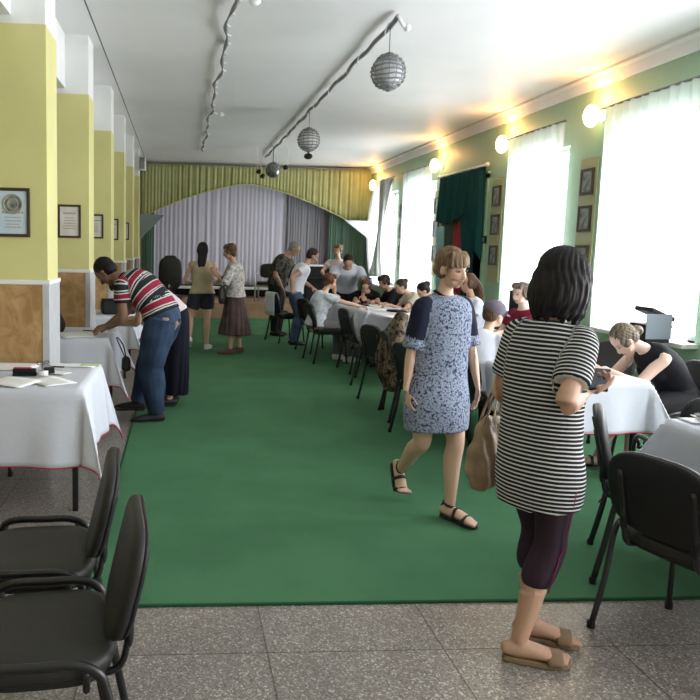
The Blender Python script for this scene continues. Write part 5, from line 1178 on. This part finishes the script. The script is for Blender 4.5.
# the walking woman in the blue-white dress
B_ = person('woman with a light brown fringe walking in a mottled blue dress with navy sleeves', 1.53, 4.14, (.30, -.95), h=1.585, pelz=0.890, lean=(2, 0, 2), twist=8, head=(12, 2, 3), skin='light', vox=0.0062, headscale=1.05,
            hands={'R': dict(p=(1.315, 4.06, .745), pole=(-.5, .9, 0), fd=(.10, -.22, -1), nd=(1, .2, 0), curl=.7), 'L': dict(p=(1.775, 4.12, .765), pole=(.4, .9, 0), fd=(.0, -.1, -1), nd=(-1, 0, 0), curl=.6)},
            feet={'L': dict(p=(1.615, 4.05, .10), dir=(.55, -.84), pole=(.3, -1, 0)), 'R': dict(p=(1.42, 4.40, .215), dir=(.22, -.97), pitch=58, pole=(.1, -1, 0))}, hair=('fringe', 'blond'),
            top=dict(name='dress', mats=['dress_print', 'navy', 'dress_print'], dress=.545, flare=.215, flared=.165, sleeve=.93, off=.018, loose=1.36, wide=1.2, flat=True, cuff=2, folds=.005, collar='navy'),
            shoes=dict(style='sandal', mats=['shoe_dark', 'shoe_dark'], ankle=True))
# the man bending over the table
person('man in a striped black, red and white polo and jeans bending over a table', -0.17, 6.55, (-.96, .27), h=1.76, sex='m', pelz=0.965, lean=(28, 20, 18), head=(58, -4, 0), skin='brown', vox=0.0085, girth=1.14,
       hands={'L': dict(p=(-.66, 6.62, .845), pole=(.5, -.6, -.4), fd=(-1, .25, -.25), nd=(0, 0, -1), curl=.7), 'R': dict(p=(-.70, 6.92, .835), pole=(.4, .6, -.5), fd=(-1, -.1, -.25), nd=(0, 0, -1), curl=.8)},
       feet={'L': dict(p=(-.215, 6.47, .085), dir=(-.95, -.1)), 'R': dict(p=(-.41, 6.78, .085), dir=(-1, .1))}, hair=('man', 'black'),
       top=dict(name='polo_shirt', mats=['polo_stripe', 'polo_stripe'], sleeve=.55, off=.016, loose=1.12, wide=1.3, collar='black_top', **{'from': .015}), bottom=dict(kind='trousers', name='jeans', mats=['denim'], loose=1.5, off=.020, folds=.014, belt='black_vinyl'),
       shoes=dict(style='shoe', mats=['shoe_dark', 'shoe_dark']))
person('person in a long dark skirt and pinkish-white shirt behind the bent man', -0.06, 7.16, (-1, .05), h=1.60, pelz=0.90, lean=(30, 28, 18), head=(60, 0, 0), skin='light', vox=0.011,
       hands={'L': dict(p=(-.62, 7.02, .83), pole=(.4, -.5, -.6)), 'R': dict(p=(-.64, 7.28, .83), pole=(.4, .5, -.6))}, feet={'L': dict(p=(-.10, 7.08, .085), dir=(-1, 0)), 'R': dict(p=(-.08, 7.25, .085), dir=(-1, 0))}, hair=('short', 'dark'),
       top=dict(name='shirt', mats=['pink_white'], sleeve=.6, off=.022, loose=1.15, **{'from': .03}), bottom=dict(kind='skirt', name='long_skirt', mats=['long_skirt'], hem=.13, flare=.165, flared=.175, pleats=.05, np=14), shoes=dict(style='shoe', mats=['shoe_dark', 'shoe_dark']))
# two women near the stage
person('young woman with long black hair walking away in beige top and dark shorts', 0.32, 11.10, (-.15, 1), h=1.62, pelz=0.925, lean=(2, 2, 4), head=(16, -6, 4), skin='light', vox=0.010, shoulder=.88, girth=.93,
       hands={'R': dict(p=(.50, 11.36, 1.00), pole=(.8, -.4, -.5)), 'L': dict(p=(.20, 11.34, 1.0), pole=(-.8, -.3, -.5))}, feet={'R': dict(p=(.40, 11.06, .09), dir=(.35, .95)), 'L': dict(p=(.13, 10.86, .21), dir=(-.25, .95), pitch=35)}, hair=('long', 'black'),
       top=dict(name='blouse', mats=['beige_top'], sleeve=.14, off=.022, loose=1.22, **{'from': -.05}), bottom=dict(kind='shorts', name='shorts', mats=['shorts'], len=.62, loose=1.3, off=.022), shoes=dict(style='shoe', mats=['white_shoe', 'white_shoe']))
L_ = person('older woman in a printed grey blouse and long pleated brown skirt', 0.80, 10.70, (-1, .18), h=1.60, pelz=0.915, lean=(0, 2, 8), head=(14, 0, 0), skin='tan', vox=0.010, girth=1.06,
       hands={'L': dict(p=(.50, 10.62, 1.19), pole=(.3, -.6, -.7), fd=(-.4, .3, .8), nd=(0, .8, 0)), 'R': dict(p=(.50, 10.80, 1.20), pole=(.3, .6, -.7), fd=(-.4, -.3, .8), nd=(0, -.8, 0))}, feet={'L': dict(p=(.74, 10.60, .09), dir=(-.95, -.15)), 'R': dict(p=(.89, 10.76, .09), dir=(-.95, .15))}, hair=('short', 'brown'),
       top=dict(name='blouse', mats=['blouse'], sleeve=1.05, off=.022, loose=1.2, wide=1.4), bottom=dict(kind='skirt', name='pleated_skirt', mats=['brown_skirt'], hem=.30, flare=.235, flared=.255, pleats=.055, np=19), shoes=dict(style='shoe', mats=['shoe_brown', 'shoe_brown']))
# the group at the far end
person('grey-haired man in a dark camouflage shirt standing by the stage', 1.74, 13.05, (.9, -.42), h=1.76, sex='m', lean=(8, 10, 14), head=(36, 0, 0), skin='tan', vox=0.012, girth=1.12,
       hands={'R': dict(p=(1.78, 12.72, .92), pole=(-.6, -.3, -.3)), 'L': dict(p=(2.12, 12.96, .95), pole=(-.1, .8, -.4))}, hair=('man', 'grey'), top=dict(name='shirt', mats=['camo'], sleeve=.9, off=.022, loose=1.15, wide=1.3, **{'from': -.06}), bottom=dict(kind='trousers', name='trousers', mats=['dark_trousers'], loose=1.3), shoes=dict(style='shoe', mats=['shoe_dark', 'shoe_dark']))
person('man in a white t-shirt and jeans standing with a hand behind his hip', 1.88, 11.82, (1, -.05), h=1.66, sex='m', pelz=.90, lean=(8, 10, 12), head=(30, 0, 0), skin='tan', vox=0.011,
       hands={'R': dict(p=(1.79, 11.58, .90), pole=(-.9, -.5, .2), fd=(.5, .6, -.5), nd=(.3, .9, 0)), 'L': dict(p=(2.20, 12.0, .95), pole=(-.2, .8, -.5))}, hair=('man', 'dark'), top=dict(name='tee', mats=['white_tee'], sleeve=.5, off=.018, loose=1.1, wide=1.3, **{'from': -.03}), bottom=dict(kind='trousers', name='jeans', mats=['denim_light'], loose=1.3, belt='black_vinyl'), shoes=dict(style='shoe', mats=['shoe_dark', 'shoe_dark']))
person('blond woman in a pale pink top standing farthest away by the green curtain', 3.14, 14.35, (-.5, -.85), h=1.66, lean=(0, 2, 2), head=(10, 0, 0), skin='light', vox=0.014,
       hands={'R': dict(p=(2.80, 14.08, 1.1), pole=(-.7, 0, -.7)), 'L': dict(p=(3.02, 14.0, 1.1), pole=(.7, 0, -.7))}, hair=('short', 'blond'), top=dict(name='top', mats=['pink_white'], sleeve=.5, off=.02, loose=1.15), bottom=dict(kind='trousers', name='trousers', mats=['dark_trousers'], loose=1.2), shoes=dict(style='shoe', mats=['shoe_dark', 'shoe_dark']))
person('man in a pale blue shirt leaning on the far table with straight arms', 2.78, 12.10, (-.15, -.97), h=1.76, sex='m', pelz=.96, lean=(26, 18, 14), head=(52, 0, 0), skin='tan', vox=0.011,
       hands={'R': dict(p=(2.46, 11.42, .84), pole=(-.7, .4, 0), fd=(0, -1, -.2)), 'L': dict(p=(2.92, 11.44, .86), pole=(.8, .4, 0), fd=(0, -1, -.2))}, hair=('man', 'dark'), top=dict(name='shirt', mats=['blue_shirt'], sleeve=.55, off=.022, loose=1.15, wide=1.35, **{'from': -.04}), bottom=dict(kind='trousers', name='trousers', mats=['dark_trousers'], loose=1.2), shoes=dict(style='shoe', mats=['shoe_dark', 'shoe_dark']))

def seated(label, x, y, face, hands, lean=(0, 6, 8), head=(14, 0, 0), pelz=.565, back=0.05, fdist=.40, **k):
    f = unit(V(face[0], face[1], 0)); r = V(f[1], -f[0], 0); x2, y2 = x-f[0]*back, y-f[1]*back
    ft = {}
    for kk, sg in (('R', 1), ('L', -1)):
        q = V(x2, y2, 0)+f*(fdist+.04*sg)+r*sg*.12; ft[kk] = dict(p=(q[0], q[1], .092), dir=(f[0]+r[0]*sg*.15, f[1]+r[1]*sg*.15), pole=(f[0], f[1], .9))
    hd = {kk: dict(p=v, pole=tuple(r*(1 if kk == 'R' else -1)*.35-f*.2+V(0, 0, -.9)), fd=tuple(f+V(0, 0, -.15)), nd=(0, 0, -1), curl=.7) for kk, v in hands.items()}
    return person(label, x2, y2, (f[0], f[1]), pelz=pelz, lean=lean, head=head, hands=hd, feet=k.pop('feet', ft), **k)
TR_ = lambda m: dict(kind='trousers', name='trousers', mats=[m], loose=1.2)
SH_ = dict(style='shoe', mats=['shoe_dark', 'shoe_dark'])
seated('seated woman with short auburn hair in a white printed top', 1.97, 10.08, (1, .12), {'R': (2.56, 9.92, .80), 'L': (2.52, 10.28, .80)}, lean=(4, 8, 10), head=(16, 0, 0), hair=('short', 'auburn'), skin='light', vox=.011, h=1.56, girth=1.08, top=dict(name='top', mats=['print_tee'], sleeve=.65, off=.02, loose=1.15, wide=1.4), bottom=TR_('grey_trousers'), shoes=dict(style='shoe', mats=['white_shoe', 'white_shoe']))
chair(3.08, 11.72, -.4, -1, 'black chair under the dark-haired girl beside the leaning man', z=CZ)
seated('dark-haired girl in black sitting beside the leaning man, head bent down', 3.08, 11.72, (-.4, -1), {'R': (2.80, 11.30, .80), 'L': (3.04, 11.22, .80)}, h=1.55, lean=(12, 18, 16), head=(48, 0, 0), hair=('tail', 'brown'), skin='light', vox=.012, top=dict(name='top', mats=['black_top'], sleeve=.4, off=.016, loose=1.1), bottom=TR_('dark_trousers'), shoes=SH_)
seated('dark-haired woman in a beige top bent over papers at the far table', 3.58, 10.65, (-1, -.05), {'R': (3.10, 10.76, .80), 'L': (3.08, 10.46, .80)}, h=1.56, lean=(10, 16, 16), head=(40, 0, 0), hair=('bun', 'dark'), skin='light', vox=.011, top=dict(name='top', mats=['cream_top'], sleeve=.5, off=.02, loose=1.15), bottom=TR_('dark_trousers'), shoes=SH_)
seated('dark-haired person in black farthest along the right side of the table row', 3.50, 11.45, (-1, -.1), {'R': (3.08, 11.55, .80), 'L': (3.05, 11.20, .80)}, h=1.56, lean=(10, 14, 14), head=(28, 0, 0), hair=('short', 'dark'), skin='tan', vox=.012, top=dict(name='top', mats=['black_top'], sleeve=.9, off=.02, loose=1.15), bottom=TR_('dark_trousers'), shoes=SH_)
seated('person in a taupe top with dark pinned-up hair, right of the woman in beige', 3.64, 9.75, (-1, .05), {'R': (3.18, 9.90, .80), 'L': (3.18, 9.58, .80)}, h=1.58, lean=(10, 16, 16), head=(48, 0, 0), hair=('bun', 'black'), skin='light', vox=.011, girth=1.1, top=dict(name='top', mats=['taupe_top'], sleeve=.9, off=.02, loose=1.15), bottom=TR_('dark_trousers'), shoes=SH_)
seated('person with long brown hair in white, half hidden by the woman in the blue dress', 3.52, 8.55, (-1, -.12), {'R': (3.20, 8.62, .80), 'L': (3.18, 8.36, .80)}, lean=(0, 4, 6), head=(10, 10, 0), hair=('long', 'brown'), skin='tan', vox=.011, h=1.70, top=dict(name='top', mats=['white_tee'], sleeve=.5, off=.02, loose=1.1), bottom=TR_('dark_trousers'), shoes=SH_)
K = seated('person in a grey cap and white t-shirt seated with the back turned', 2.40, 5.62, (.86, .5), {'R': (2.72, 5.56, .80), 'L': (2.62, 5.92, .80)}, lean=(6, 12, 14), head=(14, -8, 0), h=1.52, pelz=.55, hair=('man', 'brown'), skin='light', vox=.009, top=dict(name='tee', mats=['white_tee'], sleeve=.5, off=.02, loose=1.12, wide=1.3), bottom=TR_('dark_trousers'), shoes=SH_)
Bc = Blob(); Hc = lambda a, b, c: K['H'](a, b, c)
Bc.ell(Hc(0, -.018, .060), tuple(q*K['hs'] for q in (.093, .108, .075)), K['HL']); Bc.tube([Hc(0, -.018, .045), Hc(0, -.018, .062)], [(.095*K['hs'], .110*K['hs'])]*2, ref=K['HL'][0], sub=1, seg=24)
me = Bc.fuse(.008, 3); co = link_mesh('cap', me, ['cap_grey'], K['root'])
g = G(); P = [[Hc(math.sin(t)*.082, .055+math.cos(t)*q, .052-.25*(q-.02)*.9-.35*(math.sin(t)*.082)**2/.08*.6) for t in np.linspace(-1.45, 1.45, 18)] for q in np.linspace(.0, .115, 6)]
g.grid(P); g.build('peak', 'cap_grey', co, smooth=True, solid=.006)
g = G(); g.ell(Hc(0, -.018, .136), tuple(q*K['hs'] for q in (.010, .010, .006)), K['HL']); g.build('button', 'cap_grey', co, smooth=True)
seated('woman with short blond hair in a dark red top at the middle table', 3.58, 7.25, (-1, -.25), {'R': (3.20, 7.30, .80), 'L': (3.18, 6.98, .80)}, lean=(2, 6, 8), head=(8, 8, 0), hair=('short', 'ash'), skin='pale', vox=.009, h=1.58, pelz=.58, girth=1.08, top=dict(name='top', mats=['dark_red'], sleeve=.6, off=.02, loose=1.15), bottom=TR_('dark_trousers'), shoes=SH_)
seated('woman in a sleeveless black top bent over, writing at the table by the window', 3.62, 4.98, (-1, .02), {'R': (3.06, 5.12, .79), 'L': (3.03, 4.90, .79)}, lean=(20, 18, 14), head=(58, -6, 0), hair=('knot', 'ash'), skin='pale', vox=.0075, h=1.62, top=dict(name='top', mats=['black_top'], sleeve=0, off=.014, loose=1.1), bottom=dict(kind='shorts', name='shorts', mats=['dark_trousers'], len=.75, loose=1.25, off=.018), shoes=dict(style='sandal', mats=['shoe_dark', 'shoe_dark']), fdist=.46)

# ------------------------------------------------------------------ bags and jackets people carry or hang
root = thing('hand_bag', 'tan leather handbag hanging at the side of the woman in stripes', 'bag', (1.285, 2.88, 0.62), 0.35); root.scale = (.66, .72, .86)
Bb = Blob(); Bb.tube([(0, 0, .015), (.0, 0, .07), (.005, 0, .17), (.015, 0, .28), (.02, 0, .325)], [(.10, .055), (.135, .070), (.125, .066), (.085, .045), (.06, .03)], sub=4); me = Bb.fuse(.008, 3)
n = len(me.vertices); X = np.empty(n*3); me.vertices.foreach_get('co', X); X = X.reshape(-1, 3); X[:, 1] += .007*np.sin(X[:, 0]*70+X[:, 2]*18); X[:, 0] += .005*np.sin(X[:, 2]*60); me.vertices.foreach_set('co', X.reshape(-1)); link_mesh('body', me, ['leather_tan'], root)
for dy in (-.02, .02):
    g = G(); g.tube([(-.04, dy, .29), (.0, dy, .38), (.06, dy*.6, .47), (.10, dy, .43), (.08, dy, .30)], [(.011, .004)]*5, 8, sub=4); g.build('handle', 'leather_tan', root, smooth=True)
g = G(); g.ell((.03, -.052, .335), (.035, .012, .022)); g.ell((.055, -.05, .305), (.014, .01, .035)); g.build('cloth_bow', mat('pale_bow', (.52, .46, .36), .8), root, smooth=True)
root = thing('hand_bag', 'black handbag hanging from the arm of the woman in the brown skirt', 'bag', (.60, 10.56, .78), 1.3)
Bb = Blob(); Bb.tube([(0, 0, .02), (0, 0, .10), (0, 0, .22)], [(.12, .05), (.135, .055), (.10, .04)], sub=3); me = Bb.fuse(.012, 3); link_mesh('body', me, ['black_vinyl'], root)
g = G(); g.tube([(-.08, 0, .21), (-.05, 0, .35), (.03, 0, .39), (.08, 0, .21)], .009, 6, sub=4); g.build('handle', 'black_vinyl', root, smooth=True)
M['jacket'] = mottled('jacket_print', [(0.012, 0.010, 0.009), (0.07, 0.05, 0.033), (0.20, 0.15, 0.10), (0.02, 0.016, 0.013)], 16, thresholds=[0.40, 0.48, 0.56, 0.66])
root = thing('patterned_jacket', 'brown and black patterned jacket draped over a chair back behind the walking woman', 'jacket', (0, 0, 0))
Bb = Blob()
cxj, cyj = 2.03, 6.68
Bb.tube([(cxj-.03, cyj, .30), (cxj-.07, cyj, .48), (cxj-.05, cyj, .68), (cxj+.02, cyj+.02, .86), (cxj+.07, cyj+.03, .98)], [(.17, .05), (.20, .075), (.20, .08), (.18, .07), (.10, .045)], ref=(0, 1, 0), sub=4)
Bb.tube([(cxj-.02, cyj-.17, .84), (cxj-.05, cyj-.20, .62), (cxj-.03, cyj-.18, .36)], [.05, .05, .04], sub=4); Bb.tube([(cxj-.0, cyj+.17, .84), (cxj-.03, cyj+.20, .62), (cxj-.02, cyj+.19, .40)], [.05, .05, .04], sub=4)
me = Bb.fuse(.010, 3); n = len(me.vertices); X = np.empty(n*3); me.vertices.foreach_get('co', X); X = X.reshape(-1, 3); X[:, 0] += .012*np.sin(X[:, 1]*38+X[:, 2]*6)+.006*np.sin(X[:, 2]*30+X[:, 1]*11); me.vertices.foreach_set('co', X.reshape(-1)); link_mesh('body', me, ['jacket'], root)
g = G(); g.ell((cxj-.05, cyj-.15, .50), (.05, .07, .12)); g.build('pale_lining', mat('lining', (.45, .38, .28), .8, col2=(.22, .17, .11), nscale=15), root, smooth=True)
root = thing('mobile_phone', 'dark phone held in the right hand of the woman in stripes', 'phone', (1.64, 2.675, 1.115), -.6)
g = G(); g.box((0, 0, 0), (.07, .14, .009), rot_ax((1, 0, 0), .5)); g.build('case', 'black_plastic', root, bevel=.003); g = G(); g.box((0, -.0025, .0048), (.062, .125, .0012), rot_ax((1, 0, 0), .5)); g.build('screen', mat('phone_screen', (.03, .035, .045), .1, .5), root)
